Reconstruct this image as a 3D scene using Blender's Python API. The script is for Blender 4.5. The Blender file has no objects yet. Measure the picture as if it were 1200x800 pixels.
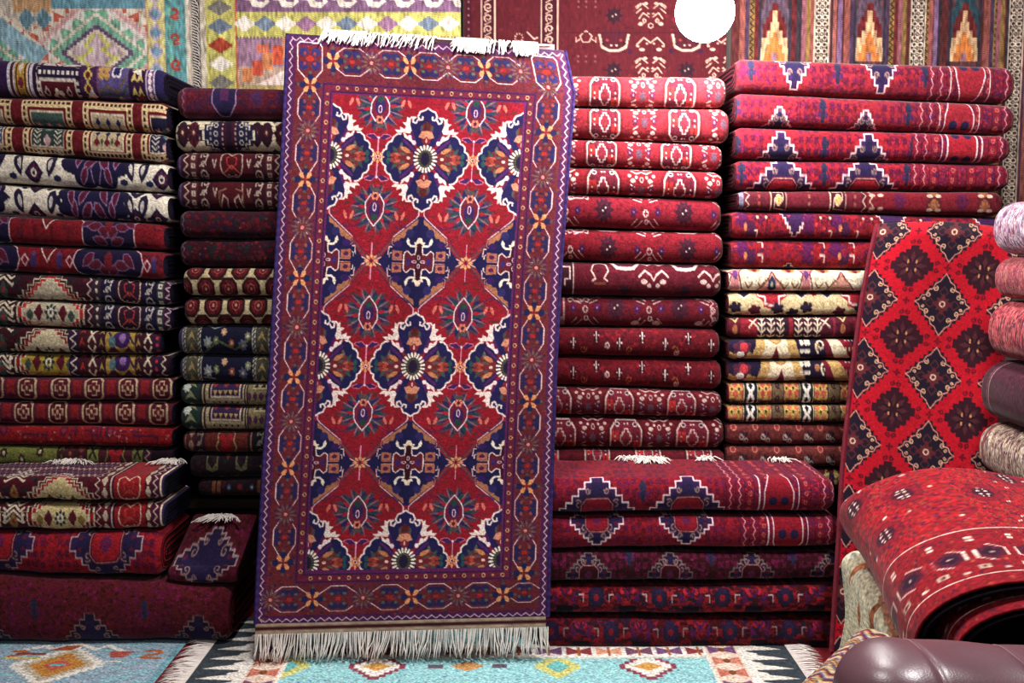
import bpy, math, random
import numpy as np
from mathutils import Vector

S = bpy.context.scene
COL = S.collection
# ------------------------------------------------------------------ camera, light, exposure
CAM_Z = 1.5
PITCH = math.radians(5.5)
cd = bpy.data.cameras.new('camera'); cam = bpy.data.objects.new('camera', cd); COL.objects.link(cam)
cd.sensor_width = 36; cd.lens = 36
cam.location = (0, 0, CAM_Z); cam.rotation_euler = (math.pi / 2 - PITCH, 0, 0)
S.camera = cam
w = bpy.data.worlds.new('world'); S.world = w; w.use_nodes = True
w.node_tree.nodes['Background'].inputs[0].default_value = (0.75, 0.8, 1, 1)
w.node_tree.nodes['Background'].inputs[1].default_value = 0.14
S.view_settings.view_transform = 'Standard'; S.view_settings.look = 'None'
S.view_settings.gamma = 1; S.view_settings.use_curve_mapping = False
S.view_settings.exposure = 0.0

def area_light(name, loc, target, size, power, color=(1, 1, 1)):
    ld = bpy.data.lights.new(name, 'AREA'); ld.energy = power; ld.size = size; ld.color = color
    o = bpy.data.objects.new(name, ld); COL.objects.link(o); o.location = loc
    o.rotation_euler = (Vector(target) - Vector(loc)).to_track_quat('-Z', 'Y').to_euler()
    return o

area_light('ceiling_light', (-0.5, 2.95, 3.18), (-0.6, 3.6, 0.3), 0.3, 50, (1, 0.96, 0.94))
area_light('ceiling_light', (1.3, 2.55, 3.15), (1.25, 3.5, 0.4), 0.3, 74, (1, 0.96, 0.95))
area_light('front_fill', (-0.3, 0.5, 2.9), (0.1, 3.6, 0.9), 0.5, 12, (1, 0.97, 0.97))  # added fill from the camera side, lifts lower parts and leather highlight

# ------------------------------------------------------------------ helpers
def at(px, py, Y):
    """world point at depth Y seen at photo position (px, py)"""
    a = (px - 600) / 1200.0; b = (400 - py) / 1200.0
    c, s = math.cos(PITCH), math.sin(PITCH)
    dx, dy, dz = a, c + s * b, -s + c * b
    k = Y / dy
    return np.array([dx * k, Y, CAM_Z + dz * k])

def tag(o, label=None, cat=None, group=None, kind=None):
    for k, v in (('label', label), ('category', cat), ('group', group), ('kind', kind)):
        if v: o[k] = v
    return o

def empty(name, loc, label=None, cat=None, group=None):
    o = bpy.data.objects.new(name, None); COL.objects.link(o); o.location = loc
    o.empty_display_size = 0.05
    return tag(o, label, cat, group)

def wool(name, rough=0.95, bump=0.25, scale=420, sheen=0.15):
    m = bpy.data.materials.new(name); m.use_nodes = True
    nt = m.node_tree; b = nt.nodes['Principled BSDF']
    a = nt.nodes.new('ShaderNodeAttribute'); a.attribute_name = 'Dye'
    n = nt.nodes.new('ShaderNodeTexNoise'); n.inputs['Scale'].default_value = scale; n.inputs['Detail'].default_value = 2
    tc = nt.nodes.new('ShaderNodeTexCoord'); nt.links.new(tc.outputs['Object'], n.inputs['Vector'])
    mr = nt.nodes.new('ShaderNodeMapRange'); mr.inputs[1].default_value = .3; mr.inputs[2].default_value = .7
    mr.inputs[3].default_value = .8; mr.inputs[4].default_value = 1.15
    nt.links.new(n.outputs[0], mr.inputs[0])
    mx = nt.nodes.new('ShaderNodeVectorMath'); mx.operation = 'SCALE'
    nt.links.new(a.outputs['Color'], mx.inputs[0]); nt.links.new(mr.outputs[0], mx.inputs[3])
    nt.links.new(mx.outputs[0], b.inputs['Base Color'])
    bp = nt.nodes.new('ShaderNodeBump'); bp.inputs['Strength'].default_value = bump; bp.inputs['Distance'].default_value = .002
    nt.links.new(n.outputs[0], bp.inputs['Height']); nt.links.new(bp.outputs[0], b.inputs['Normal'])
    b.inputs['Roughness'].default_value = rough
    b.inputs['Specular IOR Level'].default_value = .12
    if sheen:
        b.inputs['Sheen Weight'].default_value = sheen; b.inputs['Sheen Roughness'].default_value = .4
    return m

def plain(name, rgb, rough=.8, noise=.15, scale=30, bump=.1, spec=.3):
    m = bpy.data.materials.new(name); m.use_nodes = True
    nt = m.node_tree; b = nt.nodes['Principled BSDF']
    n = nt.nodes.new('ShaderNodeTexNoise'); n.inputs['Scale'].default_value = scale; n.inputs['Detail'].default_value = 5
    tc = nt.nodes.new('ShaderNodeTexCoord'); nt.links.new(tc.outputs['Object'], n.inputs['Vector'])
    cr = nt.nodes.new('ShaderNodeValToRGB')
    lin = [((c / 255) ** 2.2) for c in rgb]
    cr.color_ramp.elements[0].position = .3; cr.color_ramp.elements[1].position = .7
    cr.color_ramp.elements[0].color = (*[c * (1 - noise) for c in lin], 1)
    cr.color_ramp.elements[1].color = (*[min(1, c * (1 + noise)) for c in lin], 1)
    nt.links.new(n.outputs[0], cr.inputs[0]); nt.links.new(cr.outputs[0], b.inputs['Base Color'])
    bp = nt.nodes.new('ShaderNodeBump'); bp.inputs['Strength'].default_value = bump; bp.inputs['Distance'].default_value = .005
    nt.links.new(n.outputs[0], bp.inputs['Height']); nt.links.new(bp.outputs[0], b.inputs['Normal'])
    b.inputs['Roughness'].default_value = rough; b.inputs['Specular IOR Level'].default_value = spec
    return m

M_PILE = wool('wool_pile')
M_FLAT = wool('flat_weave', bump=.35, scale=300, sheen=.03)
M_EDGE = wool('rug_edge', bump=.5, scale=200, sheen=0)
M_FRINGE = plain('cotton_fringe', (226, 216, 208), .9, .1, 60)
M_WALL = plain('wall_plaster', (92, 84, 80), .9, .15, 5)
M_FLOOR = plain('red_floor_covering', (120, 26, 34), .9, .2, 60)
M_CEIL = plain('ceiling_plaster', (120, 115, 110), .9, .08, 5)
M_PLINTH = plain('dark_wood', (38, 26, 20), .6, .3, 12)

DYE = np.array([.97, .96, .95])
def grid(name, P, C, mat, parent=None, closed_u=False):
    """P (nu, nv, 3) points, C (nu, nv, 3) 0..255 dye colours -> ONE mesh object"""
    nu, nv = P.shape[:2]
    me = bpy.data.meshes.new(name)
    me.vertices.add(nu * nv); me.vertices.foreach_set('co', P.astype(np.float32).ravel())
    i = np.arange(nu * nv, dtype=np.int32).reshape(nu, nv)
    if closed_u: i = np.vstack([i, i[:1]])
    q = np.stack([i[:-1, :-1], i[1:, :-1], i[1:, 1:], i[:-1, 1:]], -1).reshape(-1, 4)
    n = len(q)
    me.loops.add(n * 4); me.loops.foreach_set('vertex_index', q.ravel())
    me.polygons.add(n); me.polygons.foreach_set('loop_start', np.arange(0, n * 4, 4, dtype=np.int32))
    me.polygons.foreach_set('use_smooth', np.ones(n, dtype=bool))
    me.update(calc_edges=True)
    if C is not None:
        ca = me.color_attributes.new('Dye', 'BYTE_COLOR', 'POINT')
        C = np.clip(C.reshape(-1, 3) / 255.0, 0, 1); lum = C @ np.array([.35, .5, .15])
        C = C * .86 + lum[:, None] * .14; C = C * DYE; C[:, 2] -= .3 * np.maximum(0, C[:, 2] - np.maximum(C[:, 0], C[:, 1])); C = C ** 1.12
        rgba = np.ones((nu * nv, 4), np.float32); rgba[:, :3] = np.clip(C, 0, 1)
        ca.data.foreach_set('color_srgb', rgba.ravel())
    me.materials.append(mat)
    o = bpy.data.objects.new(name, me); COL.objects.link(o)
    if parent is not None:
        o.parent = parent
        o.matrix_parent_inverse = parent.matrix_basis.inverted()
    return o

def raw(name, V, F, mat, parent=None, smooth=False):
    me = bpy.data.meshes.new(name); me.from_pydata([tuple(map(float, v)) for v in V], [], F); me.update()
    if smooth: me.polygons.foreach_set('use_smooth', [True] * len(me.polygons))
    me.materials.append(mat)
    o = bpy.data.objects.new(name, me); COL.objects.link(o)
    if parent is not None:
        o.parent = parent; o.matrix_parent_inverse = parent.matrix_basis.inverted()
    return o

def box(name, a, b, mat, parent=None):
    (x0, y0, z0), (x1, y1, z1) = a, b
    V = [(x, y, z) for z in (z0, z1) for y in (y0, y1) for x in (x0, x1)]
    return raw(name, V, [(0, 2, 3, 1), (4, 5, 7, 6), (0, 1, 5, 4), (2, 6, 7, 3), (0, 4, 6, 2), (1, 3, 7, 5)], mat, parent)

def strands(name, paths, r, mat, parent):
    """bundle of tapered yarns, one mesh; paths: list of (n,3) arrays"""
    V, F = [], []
    for p in paths:
        p = np.asarray(p, float); n = len(p); b = len(V)
        for i in range(n):
            t = p[min(i + 1, n - 1)] - p[max(i - 1, 0)]; t /= np.linalg.norm(t) + 1e-9
            u = np.cross(t, (0.2, 1, 0.1)); u /= np.linalg.norm(u) + 1e-9; v = np.cross(t, u)
            rr = r * (1.0 if i < n - 1 else .5)
            for k in range(4):
                a = k * math.pi / 2 + .4
                V.append(p[i] + rr * (math.cos(a) * u + math.sin(a) * v))
        for i in range(n - 1):
            for k in range(4):
                F.append((b + 4 * i + k, b + 4 * i + (k + 1) % 4, b + 4 * i + 4 + (k + 1) % 4, b + 4 * i + 4 + k))
        F.append((b + 4 * n - 4, b + 4 * n - 3, b + 4 * n - 2, b + 4 * n - 1))
    return raw(name, V, F, mat, parent, True)

# ------------------------------------------------------------------ weaving canvas (knot colours of a rug, in photo-size units)
class Cv:
    def __init__(s, w, h, bg, k=2.2, x0=0, y0=0):
        s.k, s.x0, s.y0, s.w, s.h = k, x0, y0, w, h
        s.W, s.H = max(2, int(w * k)), max(2, int(h * k))
        s.a = np.empty((s.H, s.W, 3), np.float32); s.a[:] = bg
        s.T = [(1, 0, 0, 1, 0, 0)]
    def at(s, xs=(0,), ys=(0,), sc=1, sy=None, mx=False, my=False, rot=0):
        if not hasattr(xs, '__iter__'): xs = (xs,)
        if not hasattr(ys, '__iter__'): ys = (ys,)
        sy = sc if sy is None else sy
        c, n = math.cos(rot), math.sin(rot)
        s.T = [(c * sc * a, -n * sy * b, n * sc * a, c * sy * b, x, y) for x in xs for y in ys
               for a in ((1, -1) if mx else (1,)) for b in ((1, -1) if my else (1,))]
        return s
    def pts(s, l, ys=None, **kw):
        s.T = [t for (x, y) in l for t in s.at(x, y, **kw).T]; return s
    def _tf(s, t, P):
        P = np.asarray(P, float)
        x = t[0] * P[:, 0] + t[1] * P[:, 1] + t[4]; y = t[2] * P[:, 0] + t[3] * P[:, 1] + t[5]
        return (x - s.x0) * s.k, (y - s.y0) * s.k
    def P(s, pts, col):
        for t in s.T:
            x, y = s._tf(t, pts)
            a, b = max(0, int(x.min())), min(s.W, int(x.max()) + 2)
            c, d = max(0, int(y.min())), min(s.H, int(y.max()) + 2)
            if a >= b or c >= d: continue
            X = np.arange(a, b)[None, :] + .5; Y = np.arange(c, d)[:, None] + .5
            m = np.zeros((d - c, b - a), bool); n = len(x); j = n - 1
            for i in range(n):
                if y[i] != y[j]:
                    m ^= ((y[i] > Y) != (y[j] > Y)) & (X < (x[j] - x[i]) * (Y - y[i]) / (y[j] - y[i]) + x[i])
                j = i
            s.a[c:d, a:b][m] = col
        return s
    def L(s, pts, w, col, closed=False):
        pts = list(pts)
        if closed: pts = pts + [pts[0]]
        for t in s.T:
            x, y = s._tf(t, pts)
            r = max(.62, w * s.k * .5 * math.sqrt(abs(t[0] * t[3] - t[1] * t[2])))
            for i in range(len(x) - 1):
                x1, y1, x2, y2 = x[i], y[i], x[i + 1], y[i + 1]
                a, b = max(0, int(min(x1, x2) - r)), min(s.W, int(max(x1, x2) + r) + 2)
                c, d = max(0, int(min(y1, y2) - r)), min(s.H, int(max(y1, y2) + r) + 2)
                if a >= b or c >= d: continue
                X = np.arange(a, b)[None, :] + .5; Y = np.arange(c, d)[:, None] + .5
                dx, dy = x2 - x1, y2 - y1; l = dx * dx + dy * dy + 1e-9
                q = np.clip(((X - x1) * dx + (Y - y1) * dy) / l, 0, 1)
                m = (X - x1 - q * dx) ** 2 + (Y - y1 - q * dy) ** 2 < r * r
                s.a[c:d, a:b][m] = col
        return s
    def D(s, x, y, rx, ry, col, n=14):
        return s.P([(x + rx * math.cos(i * 2 * math.pi / n), y + ry * math.sin(i * 2 * math.pi / n)) for i in range(n)], col)
    def O(s, x, y, rx, ry, w, col, n=14, ph=0):
        return s.L([(x + rx * math.cos(i * 2 * math.pi / n + ph), y + ry * math.sin(i * 2 * math.pi / n + ph)) for i in range(n)], w, col, True)
    def B(s, x0, y0, x1, y1, col): return s.P([(x0, y0), (x1, y0), (x1, y1), (x0, y1)], col)
    def curl(s, x, y, r, w, col, a0=0, turns=1.1, d=1):
        n = 10
        return s.L([(x + r * (1 - .7 * i / n) * math.cos(a0 + d * i / n * turns * 6.28), y + r * (1 - .7 * i / n) * math.sin(a0 + d * i / n * turns * 6.28)) for i in range(n + 1)], w, col)
    def petals(s, x, y, r0, r1, n, wd, col, ph=0):
        for i in range(n):
            a = ph + i * 2 * math.pi / n; c, q = math.cos(a), math.sin(a); m = (r0 + r1) / 2
            s.P([(x + r0 * c, y + r0 * q), (x + m * c - wd * q, y + m * q + wd * c), (x + r1 * c, y + r1 * q), (x + m * c + wd * q, y + m * q - wd * c)], col)
        return s
    def leaf(s, x, y, ln, wd, ang, col, edge=None, w=.9):
        c, q = math.cos(ang), math.sin(ang); pts = []
        for t, h in ((-.5, 0), (-.3, .42), (0, .5), (.25, .36), (.5, 0), (.25, -.36), (0, -.5), (-.3, -.42)):
            a, b = t * ln, h * wd; pts.append((x + a * c - b * q, y + a * q + b * c))
        s.P(pts, col)
        if edge is not None: s.L(pts, w, edge, True)
        return s
    def zig(s, x0, y0, x1, y1, amp, n, w, col):
        dx, dy = x1 - x0, y1 - y0; l = math.hypot(dx, dy); nx, ny = -dy / l * amp, dx / l * amp
        return s.L([(x0 + dx * i / n + nx * (i % 2 * 2 - 1), y0 + dy * i / n + ny * (i % 2 * 2 - 1)) for i in range(n + 1)], w, col)
    def stepd(s, x, y, rx, ry, n, col, edge=None, w=1):
        """stepped (lozenge) medallion"""
        q = []
        for i in range(n):
            q += [(rx * (n - i) / n, ry * i / n), (rx * (n - i) / n, ry * (i + 1) / n)]
        full = q + [(-a, b) for a, b in reversed(q)] + [(-a, -b) for a, b in q] + [(a, -b) for a, b in reversed(q)]
        full = [(x + a, y + b) for a, b in full]
        s.P(full, col)
        if edge is not None: s.L(full, w, edge, True)
        return s
    def lobed(s, x, y, rx, ry, n, amp, col, edge=None, w=1.2, ph=0):
        q = [(x + rx * (1 + amp * abs(math.sin(n * a / 2 + ph)) - amp) * math.cos(a), y + ry * (1 + amp * abs(math.sin(n * a / 2 + ph)) - amp) * math.sin(a)) for a in np.linspace(0, 2 * math.pi, 48, endpoint=False)]
        s.P(q, col)
        if edge is not None: s.L(q, w, edge, True)
        return s
    def mott(s, cols, n, sz, seed=1, aspect=1.0):
        """scatter of tiny filler motifs"""
        rg = np.random.RandomState(seed); T = s.T; s.T = [(1, 0, 0, 1, 0, 0)]
        for i in range(n):
            x = s.x0 + rg.rand() * s.w; y = s.y0 + rg.rand() * s.h; c = cols[rg.randint(len(cols))]; z = sz * (.5 + rg.rand())
            k = rg.randint(3)
            if k == 0: s.B(x - z * aspect, y - z / 2, x + z * aspect, y + z / 2, c)
            elif k == 1: s.D(x, y, z * aspect, z, c, 6)
            else: s.L([(x - z, y - z), (x, y), (x + z, y - z)], z * .5, c)
        s.T = T
        return s
    def sample(s, X, Y, box_=True):
        a = s.a
        u = np.clip((X - s.x0) * s.k - .5, 0, s.W - 1.01)
        vv = (Y - s.y0) * s.k - .5; H1 = s.H - 1.01
        vv = np.abs(vv); vv = np.where(vv > H1, np.abs(2 * H1 - vv) % H1, vv)
        iu, iv = u.astype(int), vv.astype(int); fu, fv = (u - iu)[..., None], (vv - iv)[..., None]
        return (a[iv, iu] * (1 - fu) * (1 - fv) + a[iv, iu + 1] * fu * (1 - fv) + a[iv + 1, iu] * (1 - fu) * fv + a[iv + 1, iu + 1] * fu * fv)

RG = np.random.RandomState(7)
def yarn(C, amt=.06, rg=RG, streak=0):
    """uneven dye of hand-spun yarn"""
    nu, nv = C.shape[:2]
    n = rg.randn(nu, nv) * amt
    n[1:] = (n[1:] + n[:-1]) * .75
    if streak:
        for _ in range(4): n[:, 2:] = (n[:, 2:] + n[:, :-2]) * .6
        n = n / (n.std() + 1e-6) * streak
    return np.clip(C * (1 + n[..., None]), 0, 255)

# colours of the wools
R = (172, 20, 38); RD = (112, 14, 30); RB = (205, 18, 44); MR = (92, 14, 28)
N = (30, 26, 84); NK = (20, 16, 44); K = (26, 10, 20); CR = (226, 206, 172); WH = (244, 230, 214)
OR = (214, 122, 84); GN = (34, 78, 62); PU = (92, 34, 104); PK = (216, 130, 134); GD = (176, 150, 66); GY = (128, 104, 104); RU = (138, 58, 44)
# ------------------------------------------------------------------ room shell
def struct(o): return tag(o, kind='structure')
struct(box('floor', (-3.2, -.6, -.05), (2.9, 4.75, 0), M_FLOOR))
struct(box('wall_back', (-3.2, 4.72, 0), (2.9, 4.85, 3.25), M_WALL))
struct(box('wall_right', (2.9, -.6, 0), (3.0, 4.85, 3.25), M_WALL))
struct(box('ceiling', (-3.2, -.6, 3.25), (3.0, 4.85, 3.33), M_CEIL))

# ------------------------------------------------------------------ the big displayed rug
def main_rug():
    FD = (158, 22, 42)                                    # field
    c = Cv(340, 692, (74, 26, 66), 2.6, -170, -139)
    # outer guard and borders
    c.B(-170, -139, 170, 553, (74, 30, 92)); c.B(-160, -128, 160, 543, (106, 34, 46))
    c.B(-167, -135, 167, 550, (86, 30, 84)); c.B(-159, -127, 159, 542, (112, 36, 46))
    rg = np.random.RandomState(3)
    c.mott([(78, 28, 72), (96, 32, 56), (134, 48, 50), (62, 36, 56), (88, 60, 58), (120, 30, 60)], 7000, 1.5, 5)
    for x in (-164.5, 164.5): c.at(x).zig(0, -133, 0, 549, 1.9, 140, .85, (226, 196, 214))
    for y in (-132.5, 547.5): c.at(0, y).zig(-164, 0, 164, 0, 1.9, 66, .85, (226, 196, 214))
    def octa(c, v):
        if v: q = [(-5, -22), (-13, -9), (-13, 9), (-5, 22)]
        else: q = [(-22, -6), (-9, -15), (9, -15), (22, -6)]
        blue = (44, 38, 108)
        for a in (-1, 1):
            for b in (-1, 1):
                if v:
                    c.D(a * 7.5, b * 5.5, 4.6, 5.2, blue, 10); c.D(a * 5.5, b * 7, 2, 2.6, (150, 70, 56), 6); c.D(a * 9, b * 2, 2.5, 3, blue, 6)
                else:
                    c.D(a * 6, b * 8, 5.4, 4.6, blue, 10); c.D(a * 7.5, b * 6, 2.6, 2, (96, 92, 80), 6); c.D(a * 2, b * 9.5, 3, 2.5, blue, 6)
        c.B(-3, -2, 3, 2, (176, 40, 40))
        for sg in (-1, 1):
            c.L([(sg * x, y) for x, y in q] if v else [(x, sg * y) for x, y in q], .9, (230, 200, 206))
    def xflower(c):
        blue = (38, 36, 104)
        for a, b in ((0, -9), (0, 9), (-9, 0), (9, 0)): c.D(a, b, 4, 4, blue, 8)
        for a, b in ((0, -14), (0, 14), (-14, 0), (14, 0)): c.D(a, b, 2, 2, (88, 84, 84), 6)
        for a in (-1, 1):
            for b in (-1, 1): c.P([(a * 1, b * 1), (a * 3, b * 8), (a * 7, b * 8.5), (a * 7.5, b * 5), (a * 5, b * 2)], (226, 150, 96))
        c.D(0, 0, 2.4, 2.4, (150, 34, 44), 6)
    def burst(c):
        c.petals(0, 0, 3, 14, 12, 1.3, (112, 88, 84), .13); c.petals(0, 0, 8, 15, 12, 1.2, (80, 34, 92), .39)
        c.D(0, 0, 2.2, 2.2, (228, 130, 130), 8)
    lx = [-83 + 112.4 * k for k in range(6)]; rx = [-39 + 107.2 * k for k in range(6)]
    for X, ys, off in ((-141, lx, 1), (141, rx, 1)):
        st = [y + 55 for y in ys[:-1]] + ([-95] if X > 0 else [])
        oc = [y + 27 for y in ys[:-1]] + [y + 82 for y in ys[:-1]] + ([-66] if X > 0 else [])
        octa(c.at(X, oc), 1); xflower(c.at(X, ys)); burst(c.at(X, st))
    xf = [-114, -22, 68]; octa(c.at([-91, -44, 1, 46, 90], -111), 0); xflower(c.at(xf, -111)); burst(c.at([-68, 24, 111], -111))
    octa(c.at([-132, -75, -15, 39, 90], 523), 0); octa(c.at(142, 521, .8), 0)
    xflower(c.at([-105, 10.7, 117], 523)); burst(c.at([-154, -46, 65], 523))
    for X in (-142, 142):                                   # top corner boxes
        c.at(X, -112).L([(-6, 20), (-14, 12), (-15, -15), (-12, -18), (12, -17), (15, -13), (15, 12), (8, 20)], 1.2, (236, 208, 214))
        for a in (-1, 1):
            for b in (-1, 1): c.D(a * 7.5, b * 7.5, 5.5, 5, (52, 44, 128)); c.D(a * 6, b * 5.5, 2, 2, (150, 60, 56), 6)
        c.D(0, 0, 5, 3, (176, 44, 36))
    # narrow rosette border
    c.at(); c.B(-127, -87, 127, 505, (96, 30, 84)); c.B(-125.5, -85.5, 125.5, 503.5, (58, 24, 70)); c.B(-124, -84, 124, 502, (116, 30, 62))
    c.B(-116.5, -77, 116.5, 495, (58, 24, 70)); c.B(-115, -75.5, 115, 493.5, (104, 34, 96))
    def ros(xs, ys):
        c.at(xs, ys).D(0, 0, 3.4, 3.4, (92, 40, 60)); c.O(0, 0, 1.9, 2.3, .9, (222, 156, 110), 8)
    def dot(xs, ys): c.at(xs, ys).D(0, 0, 3.2, 3.2, (84, 44, 66)); c.D(0, 0, 1.7, 1.7, (212, 118, 84), 6)
    ros([-120, 120], [-62 + 23 * k for k in range(25)]); dot([-120, 120], [-73 + 23 * k for k in range(25)])
    ros([-108 + 22.4 * k for k in range(11)], [-81, 498.5]); dot([-97 + 22.4 * k for k in range(10)], [-81, 498.5])
    # field on a sub-canvas window (clip)
    f = Cv(226, 563, FD, 2.6, -113, -74)
    A = [0, 240, 480]; Bq = [120, 360]; PX = 113
    cols = [-PX, 0, PX]
    f.mott([(140, 24, 38), (176, 26, 48), (120, 40, 42), (104, 44, 44)], 3200, 1.4, 8, 2.0)
    # B medallions: navy ogees
    navy = (34, 30, 104); dk = (72, 20, 40)
    f.at(cols, Bq, mx=True, my=True)
    f.P([(0, -52), (-3, -52), (-31, -27), (-36, -16), (-48, -1), (-48, 0), (0, 0)], navy)
    f.P([(-3, -50), (-31, -27), (-31, -21), (-26, -22), (-23, -27), (-19, -27), (-16, -33), (-11, -35), (-9, -41), (-4, -43)], (176, 112, 78))
    f.L([(-3, -68), (-3, -54), (-6, -50), (-20, -38), (-32, -28)], 1.2, (226, 178, 184))
    f.L([(-6, -66), (-6, -54), (-8, -50), (-34, -29), (-38, -22), (-52, -6)], .9, (96, 40, 84))
    f.L([(-32, -28), (-33, -20), (-28, -17)], 1, (196, 120, 110)); f.L([(-33, -17), (-36, -17), (-37, -8), (-52, -1)], 1.1, (226, 190, 190))
    f.P([(-32, -3), (-32, -13), (-20, -12), (-20, -3)], (182, 108, 82)); f.D(-26, -7.5, 3.2, 2.6, (96, 30, 84)); f.L([(-31, -2), (-19, -2)], 1, (206, 130, 100))
    f.D(-39, 0, 7, 8, navy); f.L([(-33, -10), (-35, -9), (-35, -5)], 1, (230, 200, 180))
    f.D(-26, -20, 5, 4, (60, 30, 120)); f.D(-12, -33, 5, 5, (50, 44, 130)); f.D(-18, -16, 5, 3, navy)
    # central cross
    f.P([(0, -25), (-3.5, -20), (-3.5, -10), (-9, -8), (-12, -12), (-17, -11), (-18, 0), (0, 0)], (110, 30, 46))
    f.P([(0, -25), (-3.5, -20), (-3.2, 0), (0, 0)], (64, 16, 28)); f.D(-12, 0, 3, 4.5, (70, 40, 124))
    f.L([(-18, 0), (-17.5, -10), (-14, -12.5), (-9, -8), (-4.5, -9), (-3.6, -17)], 1.2, (240, 212, 206))
    f.L([(-4, -18), (-10, -18), (-13.5, -21)], 2.4, (244, 226, 206)); f.P([(-12, -18), (-16, -23), (-14.5, -28), (-12, -25), (-11.5, -21)], (244, 226, 206))
    f.P([(-5, -19), (-7, -23), (-4, -23), (-2, -28), (0, -25), (0, -22)], (240, 216, 190)); f.D(0, -26, 1.6, 2, (240, 216, 190), 6)
    f.at(cols, Bq)
    for a, b in ((0, -5), (0, 5), (-5, 0), (5, 0)): f.O(a, b, 1.4 + abs(a) * .25, 1.4 + abs(b) * .25, .8, (224, 190, 210), 8)
    # palmettes
    for ys, sg in (([-60, 180, 420], -1), ([60, 300], 1)):
        f.at([-PX / 2, PX / 2], ys, 1, sg)
        f.petals(0, 0, 8, 30, 14, 5.2, (78, 66, 84)); f.petals(0, 0, 8, 27, 12, 4.4, (48, 38, 112), .2); f.petals(0, 2, 8, 24, 10, 3, (34, 74, 76), .5)
        f.petals(0, 0, 10, 31, 14, 1.2, (136, 100, 110), .11)
        f.petals(0, 0, 8, 22, 8, 2.4, (176, 30, 50), .15)
        f.P([(0, 20), (-7, 12), (-10, 6), (-11, -6), (-6, -16), (6, -16), (11, -6), (10, 6), (7, 12)], (120, 30, 56))
        f.D(0, 2, 6.5, 10, (60, 34, 110)); f.D(0, 10, 4, 4, (40, 74, 66))
        f.L([(-5, -17), (-11, -7), (-10.5, 4), (-8, 10), (-5, 14), (0, 20), (5, 14), (8, 10), (10.5, 4), (11, -7), (5, -17)], 1.25, (238, 212, 222))
        f.petals(0, -15, 1, 6, 6, 2, (222, 130, 98)); f.D(0, -15, 2, 2.4, (96, 20, 60)); f.O(0, -2, 1.9, 4.5, 1, (226, 186, 202)); f.D(0, -22, 6, 3, (86, 76, 78))
    # buds
    for ys, sg in (([70, 310], 1), ([172, 412], -1), ([-68], -1)):
        for X in (-PX - 26, -PX + 26, -26, 26, PX - 26, PX + 26):
            f.at(X, ys, 1, sg)
            for a in (-1, 1): f.P([(a * 1, 2), (a * 2, -3), (a * 5.5, -8), (a * 6.5, -4), (a * 4, 2)], (220, 112, 98))
            f.L([(0, 0), (0, 7), (4, 10)], 1.1, (110, 24, 50)); f.L([(-6, 8), (0, 12), (10, 10), (16, 5)], 1.6, (96, 34, 84))
    # A medallions
    f.at(cols, A, mx=True, my=True)
    f.P([(0, -61), (-9, -57), (-11, -50), (-17, -50), (-20, -42), (-18, -32), (-11, -15), (0, -13)], (38, 32, 112))
    f.P([(0, -46), (-5, -42), (-7, -34), (-5, -20), (0, -15)], (132, 34, 44)); f.P([(0, -34), (-6, -33), (-9.5, -26), (-3, -24), (0, -27)], (214, 140, 108))
    f.P([(0, -45), (-3, -44), (-4, -36), (0, -35)], (88, 40, 40)); f.D(-6, -37, 1.8, 4, (80, 80, 84), 8)
    f.L([(-18, -32), (-12, -18)], 3, (84, 34, 104)); f.D(0, -22, 1.2, 3, (240, 170, 176), 6)
    f.P([(-30, -29), (-35, -28), (-40, -24), (-41, -19), (-46, -17), (-47, -10), (-51, -7), (-52, 0), (-13, 0), (-12, -12), (-20, -22)], (36, 32, 108))
    f.P([(-41, 0), (-38, -8), (-30, -14), (-22, -13), (-14, -6), (-14, 0)], (120, 40, 46))
    f.leaf(-36, -9, 12, 4, -2.2, (60, 84, 76)); f.leaf(-29, -14, 11, 4, -1.5, (96, 96, 84)); f.leaf(-40, -3, 10, 4, 3.0, (150, 60, 50)); f.leaf(-33, -4, 9, 3, -2.8, (190, 90, 80))
    f.leaf(-24, -10, 14, 5.5, -2.6, (202, 128, 84)); f.leaf(-27, -5, 9, 3.4, -3.0, (96, 84, 80)); f.D(-20, 0, 2.4, 2, (246, 190, 180), 7); f.D(-34, 0, 2.6, 3, (176, 66, 48), 8)
    f.L([(-27, -22), (-13, -9)], 3.4, (88, 36, 110)); f.D(-44, -4, 2.5, 4, (40, 84, 84), 8)
    cream = (240, 216, 208)
    f.L([(-31, -29), (-35, -28.5), (-39, -25), (-40.5, -20), (-44, -18.5), (-46.5, -15), (-46.5, -10), (-49.5, -8.5), (-51.5, -4.5), (-51.8, 0)], 1.9, cream)
    f.L([(0, -62), (-4, -59), (-9, -57), (-11.5, -51), (-9, -47), (-5.5, -48), (-6, -51)], 1.9, cream)
    f.L([(-11.5, -47), (-13.5, -43), (-16.5, -44), (-17, -48), (-14, -50), (-19, -50), (-22, -45), (-22, -38)], 1.9, cream)
    f.P([(-20, -48), (-24, -50), (-24, -44), (-29, -43), (-25, -39), (-26, -35), (-32, -38), (-32, -34), (-38, -34), (-34, -30), (-28, -31), (-20, -30), (-18, -34), (-20, -40)], cream)
    f.P([(-28, -32), (-22, -26), (-18, -27), (-17, -22), (-13, -21), (-13, -17), (-17, -19), (-21, -22), (-26, -25)], cream)
    f.D(-14.5, -19, 2.6, 3, (252, 214, 222), 6); f.D(-20, -26, 2.4, 2, (252, 214, 222), 6)
    f.at([-PX, 0, PX], A)
    f.D(0, 0, 13, 15.5, (60, 34, 40)); 
    for i in range(20):
        a = i * math.pi / 10 + .16; q, n = math.cos(a), math.sin(a)
        f.L([(9.6 * q, 11.8 * n), (13.2 * q, 15.6 * n)], 2.3, (248, 230, 214))
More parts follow.
